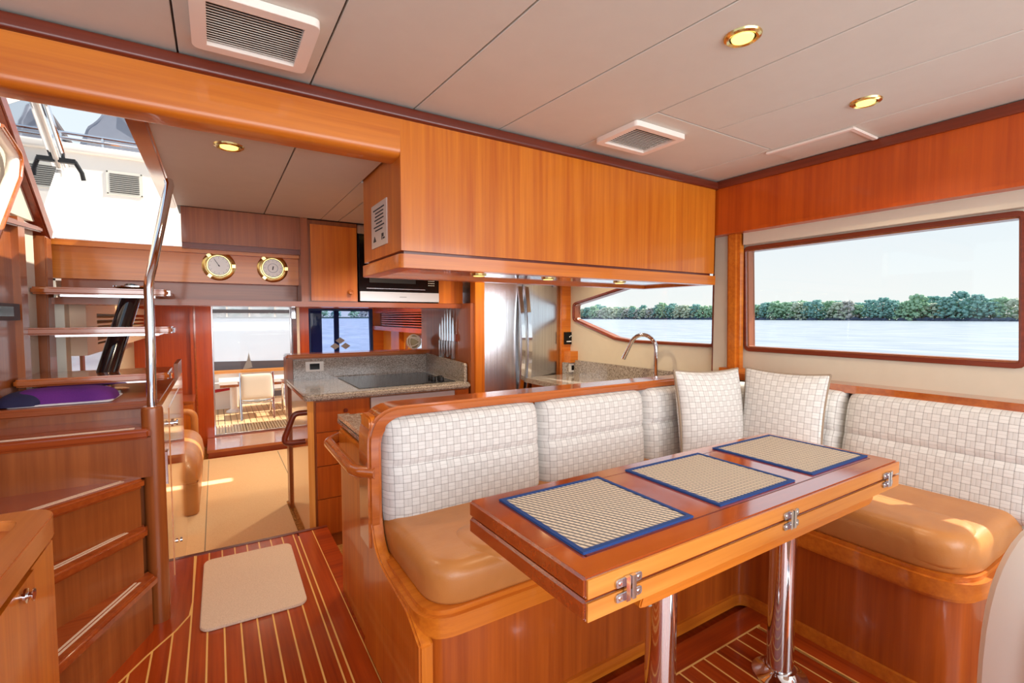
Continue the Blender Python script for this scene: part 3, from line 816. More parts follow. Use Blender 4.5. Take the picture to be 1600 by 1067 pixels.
B().tube([(.90, GY - .004, .47), (.90, GY - .04, .47), (1.40, GY - .04, .47), (1.40, GY - .004, .47)], .01, 10).obj('door_handle', 'chrome', OV)
GW = thing('galley_worktop', 'granite galley counter with granite upstands along the back and right side', 'worktop', (1.0, 3.5, .70))
B().prism(rpoly([(GX0 - .03, GY - .02), (GX1 - .0, GY - .02), (GX1, 3.93), (GX0 - .03, 3.93)], [.04, 0, 0, 0], 5), 'z', .702, .742, .010, 3).obj('slab', 'granite', GW)
B().box(GX0 - .03, GX0 + .01, GY + .0, 3.92, .738, .752, .007, 3).obj('rim', 'granite', GW)
B().box(GX0 + .02, GX1, 3.915, 3.945, .742, .895, .003).obj('back_upstand', 'granite', GW)
B().prism(rpoly([(3.16, .742), (3.16, .875), (3.915, .905), (3.915, .742)], [0, .02, 0, 0], 4), 'x', 1.552, 1.576, .003).obj('side_upstand', 'granite', GW)
CK = thing('cooktop', 'black glass cooktop set into the galley counter', 'cooktop', (1.15, 3.5, .742))
B().box(.80, 1.50, 3.20, 3.86, .7425, .747, .002).obj('glass_plate', 'black', CK)
for (x, y) in ((1.43, 3.30), (1.39, 3.36), (1.45, 3.38), (1.40, 3.44)):
    B().lathe([(.020, 0), (.018, .022), (.012, .024)], (x, y, .747), 'z', 16).obj('control_knob', 'rubber', CK)
BL = struct(B().box(GX0 - .02, 1.60, 3.94, 4.06, ZS, .905).obj('trim_2', 'brown'))
struct(B().prism(rpoly([(GX0 - .03, 3.90), (1.60, 3.90), (1.60, 4.09), (GX0 - .03, 4.09)], [.02, 0, 0, .02], 4), 'z', .905, .935, .010, 3).obj('trim_3', 'rail'))
struct(B().box(GX0 - .03, GX0 + .015, 3.90, 4.06, .70, .91, .008).obj('trim_4', 'brown'))
sw = thing('socket_outlet', 'white switch plate with a dark display on the granite galley upstand', 'socket', (.6, 3.91, .80))
B().box(.575, .705, 3.905, 3.9145, .80, .875, .004).obj('plate', 'plastic', sw)
B().box(.605, .675, 3.902, 3.906, .815, .86, .002).obj('display', 'black', sw)
hd = thing('counter_handle', 'dark wooden grab handle on the end of the galley counter', 'handle', (.4, 3.16, .45))
hp_ = rpoly([(.47, .625), (.395, .625), (.325, .445), (.455, .445)], [0, .04, .035, 0], 6)
B().tube([(p[0], 3.17, p[1]) for p in hp_], .017, 12).obj('bar', 'trim', hd)

# knife panel beside the fridge
struct(B().box(1.585, 1.66, 3.12, 4.10, ZS, 1.32, .004).obj('trim_5', 'brown'))
struct(B().box(1.615, 1.69, 3.10, 3.18, ZS, 1.845, .004).obj('trim_6', 'face'))
kr = tag(B().box(1.566, 1.585, 3.34, 3.68, 1.03, 1.085, .003).obj('knife_rack', 'trimy'), 'dark magnetic knife rack on the wooden panel beside the fridge', 'rack')
for i in range(6):
    y = 3.38 + i * .05; h = (.16, .20, .22, .19, .17, .14)[i]; zt = (.0, .03, .01, .035, .0, -.03)[i]
    k = thing('kitchen_knife', 'steel kitchen knife on the magnetic rack, %s from the front' % ('first', 'second', 'third', 'fourth', 'fifth', 'sixth')[i], 'knife', (1.56, y, .9), 'knives on the magnetic rack')
    B().prism([(y - .016, 1.03), (y + .016, 1.03), (y + .016, 1.06 + h * .5), (y, 1.06 + h + zt), (y - .014, 1.06 + h * .6)], 'x', 1.5625, 1.5655, .0008, 1).obj('blade', 'chrome', k)
    B().prism(rpoly([(y - .013, .89 + zt), (y + .013, .89 + zt), (y + .012, 1.03), (y - .012, 1.03)], [.01, .01, 0, 0], 3), 'x', 1.555, 1.5728, .003, 2).obj('knife_handle', 'steel', k)
bl = thing('rattan_ball', 'openwork rattan ball on the wooden ledge behind the counter', 'ornament', (1.47, 3.99, .936))
B().ball((1.47, 3.99, 1.003), .056, 3).obj('core', 'rattan', bl)
rg = B()
for k in range(9):
    ax = Vector((random.gauss(0, 1), random.gauss(0, 1), random.gauss(0, 1))).normalized(); x = ax.orthogonal().normalized(); y = ax.cross(x)
    rg.tube([Vector((1.47, 3.99, 1.003)) + (x * math.cos(a) + y * math.sin(a)) * .062 for a in [2 * PI * i / 28 for i in range(28)]], .0045, 6, closed=True)
stuff(rg.obj('strands', 'sling', bl))

# ---------------- upper galley cabinet and microwave
UC = thing('galley_upper_cabinet', 'wooden wall cabinet with a chrome knob, left of the microwave', 'cabinet', (.67, 3.4, 1.32))
B().box(.512, .828, 3.32, 3.55, 1.32, 1.845).obj('carcass', 'brown', UC)
ud = B().box(.530, .822, 3.30, 3.322, 1.325, 1.815, .004).obj('door', 'face', UC)
B().lathe([(.007, 0), (.007, -.012), (.017, -.017), (.014, -.027)], (.775, 3.30, 1.385), 'y', 18).obj('knob', 'chrome', ud)
UB = tag(B().box(1.415, 1.615, 3.31, 3.55, 1.32, 1.845, .004).obj('galley_filler_cabinet', 'face'), 'plain wooden cabinet panel right of the microwave', 'cabinet')
UA = tag(B().box(.832, 1.412, 3.32, 3.55, 1.785, 1.845, .004).obj('microwave_vent_panel', 'steel'), 'narrow steel panel above the microwave', 'panel')
MW = thing('microwave_oven', 'black built-in microwave with a steel strip along its bottom edge', 'microwave', (1.12, 3.4, 1.325))
B().box(.834, 1.410, 3.30, 3.55, 1.327, 1.78, .003).obj('case', 'rubber', MW)
B().box(.836, 1.408, 3.286, 3.302, 1.395, 1.775, .004).obj('front_glass', 'black', MW)
B().box(.90, 1.23, 3.2845, 3.2865, 1.455, 1.70).obj('door_window', 'rubber', MW)
B().box(.836, 1.408, 3.284, 3.302, 1.328, 1.393, .003).obj('steel_strip', 'satin', MW)
B().box(.88, 1.30, 3.283, 3.2865, 1.413, 1.417).obj('door_line', 'steel', MW)
B().box(1.11, 1.16, 3.2825, 3.2845, 1.357, 1.362).obj('maker_mark', 'greyink', MW)
kp = B()
for r in range(8):
    for c in range(4):
        if r == 4 and c in (1, 2): continue
        kp.box(1.325 + c * .013, 1.334 + c * .013, 3.2845, 3.2863, 1.445 + r * .016, 1.449 + r * .016)
stuff(kp.obj('keypad', 'dial', MW))

# ---------------- fridge
FR = thing('refrigerator', 'stainless steel two-door refrigerator with tall bowed handles', 'refrigerator', (2.1, 3.5, ZS))
FX0, FX1, FY = 1.695, 2.50, 3.26
B().box(FX0, FX1, FY + .01, 3.75, ZS, 1.62, .004).obj('case', 'steel', FR)
def bowed(x0, x1, z0, z1, dep, name):
    cx, hw = (FX0 + FX1) / 2, (FX1 - FX0) / 2; n = 14; pts = []
    for k in range(n + 1):
        x = x0 + (x1 - x0) * k / n; pts.append((x, FY - dep * (1 - ((x - cx) / hw) ** 2) - .012))
    return B().prism(pts + [(x1, FY + .008), (x0, FY + .008)], 'z', z0, z1, .004, 2).obj(name, 'steel', FR)
mid = 2.075
dl = bowed(FX0, mid - .003, .38, 1.60, .075, 'door'); drr = bowed(mid + .003, FX1, .38, 1.60, .075, 'door'); bowed(FX0, FX1, ZS + .06, .37, .075, 'freezer_drawer')
for x, d in ((mid - .032, dl), (mid + .032, drr)):
    pts = []
    for k in range(15):
        a = k / 14; z = .52 + .94 * a; bow = math.sin(a * PI)
        pts.append((x, FY - .088 - .055 * bow, z))
    b = B()
    for p, q in zip(pts, pts[1:]):
        b.prism([(p[1] - .010, p[2]), (p[1] + .010, p[2]), (q[1] + .010, q[2]), (q[1] - .010, q[2])], 'x', x - .017, x + .017)
    b.obj('handle', 'chrome', d)
B().box(2.40, 2.43, FY - .052, FY - .046, 1.47, 1.485).obj('badge', 'greyink', drr)
B().box(mid - .02, mid + .02, FY - .09, FY - .05, 1.60, 1.62, .003).obj('hinge_cover', 'trim', FR)

# starboard galley corner
struct(B().prism([(2.505, ZS), (2.66, ZS), (2.66, 1.0), (2.60, 1.845), (2.505, 1.845)], 'y', 3.22, 3.30, .003).obj('trim_7', 'facex'))
ks = tag(B().box(2.52, 2.655, 3.12, 3.22, .835, .93, .004).obj('corner_block', 'facex'), 'small wooden block below the black switch panel right of the fridge', 'block')
th = thing('switch_panel', 'small black electronic panel on the wood strip right of the fridge', 'panel', (2.57, 3.22, .98))
B().box(2.525, 2.62, 3.205, 3.2195, .985, 1.09, .003).obj('housing', 'black', th)
kb = B()
for i in range(3): kb.box(2.575 + i * .013, 2.583 + i * .013, 3.203, 3.206, 1.045 + .008 * i, 1.053 + .008 * i)
kb.box(2.545, 2.595, 3.203, 3.206, 1.005, 1.013); stuff(kb.obj('symbols', 'dial', th))
SK = thing('sink_worktop', 'granite sink counter along the starboard wall beside the fridge', 'worktop', (2.3, 2.6, ZS))
B().box(2.12, 2.595, 1.78, 3.11, ZS, .70).obj('base_cabinet', 'face', SK)
B().box(2.08, 2.598, 1.76, 3.18, .70, .735, .01, 3).obj('slab', 'granite', SK)
B().box(2.57, 2.598, 1.80, 3.18, .735, .855, .003).obj('upstand', 'granite', SK)
B().box(2.50, 2.598, 3.15, 3.205, .735, .835, .003).obj('end_upstand', 'granite', SK)
B().prism(rpoly([(2.16, 1.95), (2.46, 1.95), (2.46, 2.5), (2.16, 2.5)], .05, 5), 'z', .735, .739, .001, 1, [rpoly([(2.18, 1.97), (2.44, 1.97), (2.44, 2.48), (2.18, 2.48)], .04, 5)]).obj('sink_rim', 'steel', SK)
so = thing('socket_outlet', 'white wall socket above the sink counter beside the fridge', 'socket', (2.56, 3.14, .76))
B().box(2.525, 2.60, 3.137, 3.149, .755, .825, .004).obj('plate', 'plastic', so)
B().box(2.545, 2.585, 3.133, 3.138, .77, .81, .002).obj('socket', 'black', so)
fc = thing('faucet', 'tall chrome gooseneck faucet on the sink counter', 'faucet', (2.50, 2.19, .735))
fp = [(2.50, 2.19, .74), (2.50, 2.19, .98)] 
for k in range(11):
    a = k / 10 * math.radians(165); r = .098
    fp.append((2.50 - (r - r * math.cos(a)) * .25, 2.19 + (r - r * math.cos(a)) * .97, 1.0 + r * math.sin(a)))
fp.append((fp[-1][0] - .01, fp[-1][1] + .055, fp[-1][2] - .10))
B().tube(fp, [.014] * 12 + [.014, .016], 14).obj('spout', 'chrome', fc)
B().lathe([(.026, 0), (.026, .012), (.017, .03), (.017, .05)], (2.50, 2.19, .735), 'z', 20).obj('base', 'chrome', fc)
B().tube([(2.50, 2.12, .77), (2.46, 2.08, .80)], .006, 8).lathe([(.012, 0), (.012, .04)], (2.50, 2.13, .735), 'z', 14).obj('lever', 'chrome', fc)

# ---------------- stairs
ST = thing('companionway_stairs', 'varnished wooden stairs with winding treads, black pole and chrome handrail', 'staircase', (-.45, 2.4, 0))
N = [(-.217, 2.250), (-.243, 2.258), (-.249, 2.272)]
T = [([N[0], (-.515, 1.556), (-.735, 1.556), (-.735, 1.70), (-.25, 2.32)], .222),
     ([N[1], (-.735, 1.642), (-.735, 1.90), (-.25, 2.32)], .412),
     ([N[2], (-.735, 1.823), (-.735, 2.32), (-.25, 2.32)], .602),
     ([(-.225, 2.26), (-.735, 2.262), (-.735, 2.62), (-.225, 2.62)], .792),
     ([(-.205, 2.535), (-.735, 2.545), (-.735, 3.40), (-.205, 3.40)], .862)]
for i, (p, z) in enumerate(T):
    tt = B().prism(p, 'z', z - .038, z, .010, 3).obj('tread', 'tread' if i < 4 else 'brownx', ST)
    a, b = Vector(p[0]), Vector(p[1]); z0 = (0, .222, .412, .602, .792)[i]
    d = (b - a).normalized(); n = Vector((d.y, -d.x)) 
    if n.dot(Vector(p[2]) - a) < 0: n = -n
    q = [a + n * .022, b + n * .022, b + n * .04, a + n * .04]
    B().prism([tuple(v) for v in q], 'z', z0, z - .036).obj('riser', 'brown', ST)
    if i < 4:
        a2, b2 = a + d * .05, a + d * ((b - a).length - .03)
        for o in (.030, .044):
            q = [a2 + n * o, b2 + n * o, b2 + n * (o + .008), a2 + n * (o + .008)]
            B().prism([tuple(v) for v in q], 'z', z - .001, z + .0012).obj('grip_strip', 'doormat', tt)
for (x0, x1, y0, y1, z) in ((-.735, -.195, 2.80, 3.14, .953), (-.735, -.185, 2.96, 3.26, 1.170), (-.735, -.205, 3.08, 3.36, 1.362)):
    q = B().prism(rpoly([(x0, y0), (x1, y0), (x1, y1), (x0, y1)], [.02, .03, .03, .02], 4), 'z', z - .034, z, .008, 3).obj('floating_tread', 'rail', ST)
    B().box(x0 + .10, x1 - .06, y0 + .04, y1 - .02, z - .044, z - .033, .002).obj('support_plate', 'chrome', q)
    B().box(x1 - .05, x1 + .006, y0 + .02, y0 + .06, z - .03, z - .006, .003).obj('end_cap', 'chrome', q)
B().box(-.70, -.215, 2.34, 2.52, 0, .75).obj('core', 'brown', ST)
pl = B().tube([(-.475, 2.98, .865), (-.36, 3.20, 1.375)], .042, 24).obj('pole', 'pole', ST)
B().lathe([(.105, 0), (.105, .006), (.05, .012), (.05, .03)], (-.475, 2.98, .863), 'z', 28).obj('pole_base', 'chrome', pl)
B().lathe([(.05, 0), (.09, .012), (.09, .018)], (-.36, 3.20, 1.362), 'z', 28).obj('pole_cap', 'chrome', pl)
B().lathe([(.036, 0), (.036, .85), (.034, .862), (.028, .868)], (-.222, 2.335, 0), 'z', 28).obj('newel_post', 'brown', ST)
hr = [(-.222, 2.335, .866), (-.219, 2.337, 1.10), (-.218, 2.34, 1.335), (-.214, 2.345, 1.375), (-.205, 2.36, 1.42), (-.155, 2.44, 1.72), (-.146, 2.455, 1.765), (-.150, 2.47, 1.785)]
B().tube(hr, .0165, 16).obj('handrail', 'chrome', ST)
sp_ = B().box(-.215, -.195, 2.375, 3.78, ZS, .858, .004).obj('side_panel', 'lit_gold', ST)
sdo = B().box(-.197, -.1925, 2.70, 3.48, -.10, .80, .002).obj('side_door', 'lit_gold', sp_)
B().box(-.215, -.195, 3.42, 3.78, .858, .945, .004).obj('coaming', 'brown', ST)
B().lathe([(.02, 0), (.02, .005), (.008, .006), (.008, .014), (.016, .016), (.016, .022)], (-.192, 2.85, .70), 'x', 16).obj('side_latch', 'chrome', sp_)
B().box(-.196, -.190, 2.50, 2.56, .50, .64, .002).obj('latch_plate', 'chrome', sp_)
B().lathe([(.012, 0), (.012, .01)], (-.188, 3.0, .05), 'x', 14).obj('side_knob', 'chrome', sp_)

# purple bundle under the lowest floating tread
cl = thing('folded_towel', 'purple and navy folded cloth with a white edge, tucked under the lowest floating tread', 'cloth', (-.55, 2.75, .863))
B().cushion(.36, .20, .055, Mz(-.555, 2.70, .868), 30, 20, 4, None, .1).obj('purple_cloth', 'purple', cl)
B().cushion(.15, .22, .05, Mz(-.665, 2.69, .867), 20, 20, 3, None, .2).obj('navy_fold', 'navy', cl)
B().prism(rpoly([(-.70, 2.585), (-.38, 2.585), (-.37, 2.81), (-.73, 2.81)], .02, 4), 'z', .8635, .8695, .002).obj('white_edge', 'whitecloth', cl)

# ---------------- near left cabinet
NC = thing('helm_cabinet', 'wooden cabinet with a raised rounded rim in the bottom left corner', 'cabinet', (-.8, 1.0, 0))
B().box(-1.4, -.345, .10, 1.525, 0, .688, .012, 3).obj('carcass', 'face', NC)
B().box(-1.395, -.356, .105, 1.514, .686, .716).obj('groove', 'trimy', NC)
B().prism(rpoly([(-1.4, .1), (-.330, .1), (-.330, 1.54), (-1.4, 1.54)], [0, .08, .08, 0], 6), 'z', .714, .765, .018, 4,
          [rpoly([(-1.36, .15), (-.385, .15), (-.385, 1.485), (-1.36, 1.485)], .05, 5)]).obj('rim', 'railY', NC)
B().box(-1.38, -.36, .12, 1.51, .714, .742).obj('top', 'facey', NC)
nd = B().box(-.347, -.338, .20, 1.36, .05, .69, .003).obj('door', 'face', NC)
B().lathe([(.006, 0), (.006, .006), (.014, .007), (.014, .011), (.006, .012), (.006, .018), (.012, .019), (.012, .021)], (-.338, 1.27, .675), 'x', 18).obj('knob', 'chrome', nd)
tag(B().cushion(.20, .16, .012, Mz(-.55, 1.40, .7425), 20, 16, 4).obj('purple_cloth', 'purple'), 'purple ribbed cloth lying on the rimmed cabinet in the bottom left corner', 'cloth')

# ---------------- helm seat at the right edge
HS = thing('helm_chair', 'white leather seat back with piping at the right edge, on a pedestal', 'seat', (1.47, .22, 0))
sx = Vector((.88, -.47, 0)).normalized(); sz = Vector((0, 0, 1)); sy = sz.cross(sx)
hc = Vector((1.40, .085, .50)); hm = lk(hc, sx, sy, sz)
def sup(w, h, y, n=56, e=.62):
    o = []
    for k in range(n):
        a = 2 * PI * k / n; c, s_ = math.cos(a), math.sin(a)
        o.append(hm @ Vector((math.copysign(abs(c) ** e, c) * w, y, math.copysign(abs(s_) ** e, s_) * h)))
    return o
rings = [sup(.18, .28, -.075), sup(.25, .35, -.07), sup(.285, .385, -.05), sup(.30, .40, -.01), sup(.30, .40, .03), sup(.28, .38, .055), sup(.2, .3, .065)]
bb = B(); vv = [[bb.bm.verts.new(p) for p in r] for r in rings]
for a, b in zip(vv, vv[1:]):
    for k in range(56): bb.bm.faces.new((a[k], b[k], b[(k + 1) % 56], a[(k + 1) % 56]))
bb.bm.faces.new(vv[0]); bb.bm.faces.new(vv[-1][::-1]); bmesh.ops.recalc_face_normals(bb.bm, faces=bb.bm.faces)
bb.obj('seat_back', 'seat', HS)
B().tube(sup(.292, .392, -.047), .014, 10, closed=True).obj('piping', 'white', HS)
B().lathe([(.16, 0), (.16, .015), (.05, .03), (.05, .16)], (1.42, .08, 0), 'z', 24).obj('pedestal', 'chrome', HS)

# ---------------- floor mat
tag(B().prism(rpoly([(-.085, 2.135), (.302, 2.125), (.310, 2.752), (-.080, 2.765)], .045, 6), 'z', .001, .012, .003).obj('floor_mat', 'doormat'), 'beige rectangular floor mat with rounded corners on the inlaid floor', 'mat')

# ---------------- ceiling fittings
def downlight(x, y, z, L, e=9):
    t = thing('downlight', L, 'light', (x, y, z - .008), 'recessed ceiling downlights')
    B().lathe([(.050, 0), (.048, -.005), (.041, -.009), (.034, -.006), (.033, 0)], (x, y, z), 'z', 32).obj('ring', 'brass', t)
    B().lathe([(.030, -.004), (.028, -.0085)], (x, y, z), 'z', 28).obj('lens', 'lamp', t)
    spot('downlight_lamp', (x, y, z - .02), e)
downlight(1.268, .822, ZC, 'round brass downlight glowing in the ceiling, the largest and nearest')
downlight(2.024, .824, ZC, 'round brass downlight glowing in the ceiling near the wooden window header')
downlight(.06, 2.056, ZG, 'round downlight in the galley ceiling beyond the wooden beam')
def vent(x0, x1, y0, y1, z, fr, n, L, along='x'):
    t = thing('air_vent', L, 'vent', ((x0 + x1) / 2, (y0 + y1) / 2, z - .02))
    B().prism(rpoly([(x0, y0), (x1, y0), (x1, y1), (x0, y1)], fr * .7, 5), 'z', z - .022, z - .0005, .006, 3, [[(x0 + fr, y0 + fr), (x1 - fr, y0 + fr), (x1 - fr, y1 - fr), (x0 + fr, y1 - fr)]]).obj('frame', 'white', t)
    B().box(x0 + fr, x1 - fr, y0 + fr, y1 - fr, z - .004, z - .001).obj('duct', 'ventdark', t)
    b = B(); step = (y1 - y0 - 2 * fr) / n
    for k in range(n):
        y = y0 + fr + k * step
        b.prism([(y, z - .014), (y + step * .62, z - .011), (y + step * .62, z - .009), (y, z - .012)], 'x', x0 + fr, x1 - fr)
    stuff(b.obj('slats', 'vent', t))
vent(-.035, .258, 1.36, 1.648, ZC, .036, 17, 'large square white air vent grille in the ceiling above the wooden beam')
vent(1.435, 1.735, 1.372, 1.618, ZC, .03, 14, 'smaller white air vent grille in the ceiling above the overhead cabinet')
ch = thing('ceiling_hatch', 'flush rectangular access panel with white edging in the ceiling beside the header', 'panel', (2.35, 1.13, ZC - .01))
B().box(2.262, 2.465, .975, 1.305, ZC - .004, ZC - .0005).obj('panel', 'ceil', ch)
B().prism([(2.238, .95), (2.465, .95), (2.465, .973), (2.262, .973), (2.262, 1.32), (2.238, 1.32)], 'z', ZC - .010, ZC - .0005, .003).obj('edging', 'white', ch)

downlight(1.0, 2.75, ZG, 'added unseen downlight in the galley ceiling above the cooktop, behind the overhead cabinet', 20)  # out-of-view galley lamps, added to brighten the dark counters
downlight(1.75, 2.75, ZG, 'added unseen downlight in the galley ceiling in front of the fridge', 20)
downlight(2.25, 2.70, ZG, 'added unseen downlight in the galley ceiling above the sink counter', 8)
for i, (x, y) in enumerate(((-.2, 4.5), (.35, 5.6), (1.1, 4.8))):
    downlight(x, y, 1.76, 'added unseen downlight in the aft saloon ceiling, %s' % ('above the sofa', 'before the aft door', 'behind the galley counter')[i], 34)  # hidden ceiling lamps, added to lift the dark aft saloon

# ---------------- brass instruments
for (x, L, kind) in ((.027, 'brass porthole clock with a single dark hand, left of the pair', 0), (.318, 'brass porthole barometer with a ringed dial, right of the pair', 1)):
    z = 1.527; y = 3.40
    t = thing('brass_clock' if kind == 0 else 'brass_barometer', L, 'clock' if kind == 0 else 'barometer', (x, y, z))
    B().lathe([(.088, 0), (.088, -.012), (.080, -.018), (.066, -.020), (.062, -.030), (.056, -.030), (.055, -.02)], (x, y, z), 'y', 40).obj('case', 'brass', t)
    B().lathe([(.0575, -.024), (.0575, -.0306), (.0555, -.0308)], (x, y, z), 'y', 40).obj('bezel', 'rubber', t)
    B().lathe([(.0545, -.03), (.0545, -.0312)], (x, y, z), 'y', 40).obj('dial', 'dial', t)
    for a in (130, 0, 232):
        c, s_ = math.cos(math.radians(a)), math.sin(math.radians(a))
        q = Matrix.Translation((x + c * .078, y - .02, z + s_ * .078)) @ Matrix.Rotation(-math.radians(a), 4, 'Y')
        B().box(-.010, .009, -.006, .006, -.010, .010, .003, 2, q).obj('lug', 'brass', t)
    mk = B()
    for k in range(12):
        a = k * PI / 6; c, s_ = math.cos(a), math.sin(a); q = Matrix.Translation((x + c * .046, y - .0316, z + s_ * .046)) @ Matrix.Rotation(-a, 4, 'Y')
        mk.box(-.004, .004, -.0003, .0003, -.0008, .0008, 0, 1, q)
    stuff(mk.obj('hour_marks', 'greyink', t))
    if kind == 0:
        q = Matrix.Translation((x, y - .033, z)) @ Matrix.Rotation(-math.radians(122), 4, 'Y')
        B().box(-.008, .042, -.0006, .0006, -.0014, .0014, 0, 1, q).lathe([(.004, 0), (.004, -.002)], (x, y - .032, z), 'y', 12).obj('hand', 'ink', t)
    else:
        B().tube([(x + .028 * math.cos(a), y - .0315, z + .028 * math.sin(a)) for a in [2 * PI * i / 32 for i in range(32)]], .0012, 6, closed=True).obj('dial_ring', 'greyink', t)
        q = Matrix.Translation((x, y - .033, z)) @ Matrix.Rotation(-math.radians(80), 4, 'Y')
        B().box(-.012, .012, -.0006, .0006, -.003, .003, 0, 1, q).obj('hand', 'ink', t)

# ---------------- left wall fittings
gh = thing('door_grab_handle', 'white and wood grab handle on the port wall at the left edge', 'handle', (-.70, 2.7, 1.6))
hpts = rpoly([(2.62, 1.955), (2.84, 1.90), (2.80, 1.80), (2.50, 1.50)], [0, .05, .05, 0], 6)
B().tube([(-.70, p[0], p[1]) for p in hpts], .022, 12).obj('grip', 'white', gh)
B().tube([(-.675, p[0], p[1] - .002) for p in hpts], .008, 10).obj('inlay', 'rail', gh)
ds = thing('wall_display', 'small grey electronic display on the wooden panel at the left edge', 'display', (-.73, 2.8, 1.2))
B().box(-.7395, -.712, 2.60, 2.86, 1.205, 1.275, .008, 3).obj('housing', 'hem', ds)
B().box(-.713, -.7105, 2.62, 2.78, 1.222, 1.262, .002).obj('screen', 'black', ds)

# ================================================================== AFT SALOON CONTENTS
tag(B().prism([(-.735, 2.90), (.44, 2.90), (.44, 4.10), (1.90, 4.10), (1.90, 6.34), (.68, 6.34), (.68, 5.75), (-.735, 5.75)], 'z', ZS + .0005, ZS + .008).obj('carpet_runner', 'carpet'), 'cream carpet on the lower floor leading to the aft door', 'carpet')
struct(B().box(-.098, -.092, 2.90, 5.7, ZS + .008, ZS + .0095).box(.535, .541, 4.08, 5.7, ZS + .008, ZS + .0095).obj('trim_8', 'piping'))
stp = thing('door_step', 'varnished wooden step below the aft door', 'step', (.3, 6.1, ZS))
B().box(-.10, .66, 5.78, 6.33, ZS, -.185, .006).obj('box', 'redx', stp)
B().box(-.11, .67, 5.76, 6.33, -.185, -.155, .010, 3).obj('tread', 'rail', stp)
sf = thing('saloon_sofa', 'tan leather sofa in the aft saloon beyond the stairs', 'sofa', (-.4, 4.9, ZS))
B().prism(rpoly([(-.70, 4.15), (-.14, 4.15), (-.14, 5.5), (-.70, 5.5)], .06, 5), 'z', ZS + .008, .0, .01).obj('base', 'leather', sf)
B().cushion(.60, 1.36, .20, Mz(-.42, 4.83, .0), 30, 40, 5, None, .08).obj('seat_cushion', 'leather', sf)
B().box(-.735, -.60, 4.15, 5.5, .0, .42, .05, 4).obj('backrest', 'leather', sf)
B().tube(rpoly([(-.50, .10), (-.50, .33), (-.20, .33), (-.20, .10)], [0, .08, .08, 0], 6) and [(p[0], 5.56, p[1]) for p in rpoly([(-.50, .0), (-.50, .30), (-.20, .30), (-.20, .0)], [0, .08, .08, 0], 6)], .03, 12).obj('arm', 'leather', sf)
sb = thing('saloon_side_cabinet', 'small wooden cabinet beside the aft door, behind the sofa', 'cabinet', (-.48, 6.1, ZS))
B().box(-.735, -.215, 5.85, 6.345, ZS + .008, .34, .006).obj('carcass', 'face', sb)
B().box(-.72, -.225, 5.842, 5.852, -.15, .32, .003).obj('door', 'face', sb)
B().box(-.737, -.205, 5.835, 6.345, .34, .36, .005).obj('top', 'rail', sb)

# aft door and window
d1 = sroot('door_1')
B().prism([(-.045, -.16), (.795, -.16), (.795, 1.395), (-.045, 1.395)], 'y', YA + .012, YA + .042, .002, 1, [[(-.025, -.14), (.775, -.14), (.775, 1.375), (-.025, 1.375)]]).obj('door_frame', 'steel', d1)
B().box(-.025, .775, YA + .024, YA + .029, -.14, 1.375).obj('glass_pane', 'glass', d1)
B().box(.79, .83, YA - .07, YA - .05, 1.20, 1.34, .004).obj('door_latch', 'chrome', d1)
def emblem(cx, cz, s, par):
    b = B()
    for dx, dz, a in ((-.55, -.25, .5), (0, .35, 0), (.55, -.25, -.5)):
        q = [(cx + s * (dx + .5 * px), cz + s * (dz + .42 * pz)) for px, pz in ((-1, 0), (0, .85), (1, 0), (0, -.85))]
        b.prism(q, 'y', YA + .020, YA + .0235)
    return b.obj('emblem', 'greyink', par)
B().prism([(.26, .60), (.36, .62), (.335, .74), (.325, .80), (.31, .72)], 'y', YA + .021, YA + .0235).obj('emblem', 'greyink', d1)
wv = sroot('window_4')
B().prism([(.985, .70), (1.785, .70), (1.785, 1.325), (.985, 1.325)], 'y', YA - .01, YA + .05, .003, 1, [[(1.01, .725), (1.755, .725), (1.745, 1.29), (1.01, 1.30)]]).obj('window_frame', 'bluecurtain', wv)
B().box(1.005, 1.765, YA + .025, YA + .03, .72, 1.31).obj('glass_pane', 'blueglass', wv)
B().box(1.30, 1.36, YA + .03, YA + .06, .72, 1.31).obj('window_bar', 'bluecurtain', wv)
B().box(1.01, 1.15, YA + .03, YA + .06, .72, 1.31).obj('blue_curtain', 'bluecurtain', wv)
emblem(1.37, .87, .12, wv)

# ================================================================== COCKPIT
ZD = -.2
ckp = sroot('floor', (0, 0, 0))
dk = B()
for k in range(40):
    x = -.9 + k * .075; dk.box(x, x + .068, 6.48, 8.72, ZD - .02, ZD, .001, 1)
dk = stuff(dk.obj('teak_planks', 'teak', ckp))
B().box(-.95, 2.1, 6.48, 8.75, ZD - .06, ZD - .012).obj('deck_caulking', 'rubber', ckp)
gt = thing('deck_grating', 'slatted teak grating on the cockpit deck outside the aft door', 'grating', (.4, 6.85, ZD))
b = B()
for k in range(26): b.box(-.02 + k * .032, .0 + k * .032, 6.56, 7.12, ZD + .001, ZD + .022)
stuff(b.obj('slats', 'teak', gt))
B().box(-.03, .84, 6.54, 6.565, ZD + .001, ZD + .022).box(-.03, .84, 7.12, 7.15, ZD + .001, ZD + .022).obj('frame', 'teak', gt)
tm = thing('transom', 'white cockpit transom with a varnished cap rail and two grey hatches', 'transom', (.6, 8.75, ZD))
B().box(-.95, 2.1, 8.72, 8.85, ZD, .33, .01).obj('wall', 'white', tm)
B().box(-.95, 2.1, 8.68, 8.90, .33, .365, .01, 3).obj('cap_rail', 'pale', tm)
for x0, x1 in ((-.04, .20), (.66, .98)):
    h = B().prism(rpoly([(x0, -.12), (x1, -.12), (x1, .04), (x0, .04)], .05, 5), 'y', 8.70, 8.722, .005).obj('hatch_frame', 'steel', tm)
    B().prism(rpoly([(x0 + .04, -.085), (x1 - .04, -.085), (x1 - .04, .005), (x0 + .04, .005)], .03, 4), 'y', 8.694, 8.702).obj('hatch_glass', 'hem', h)
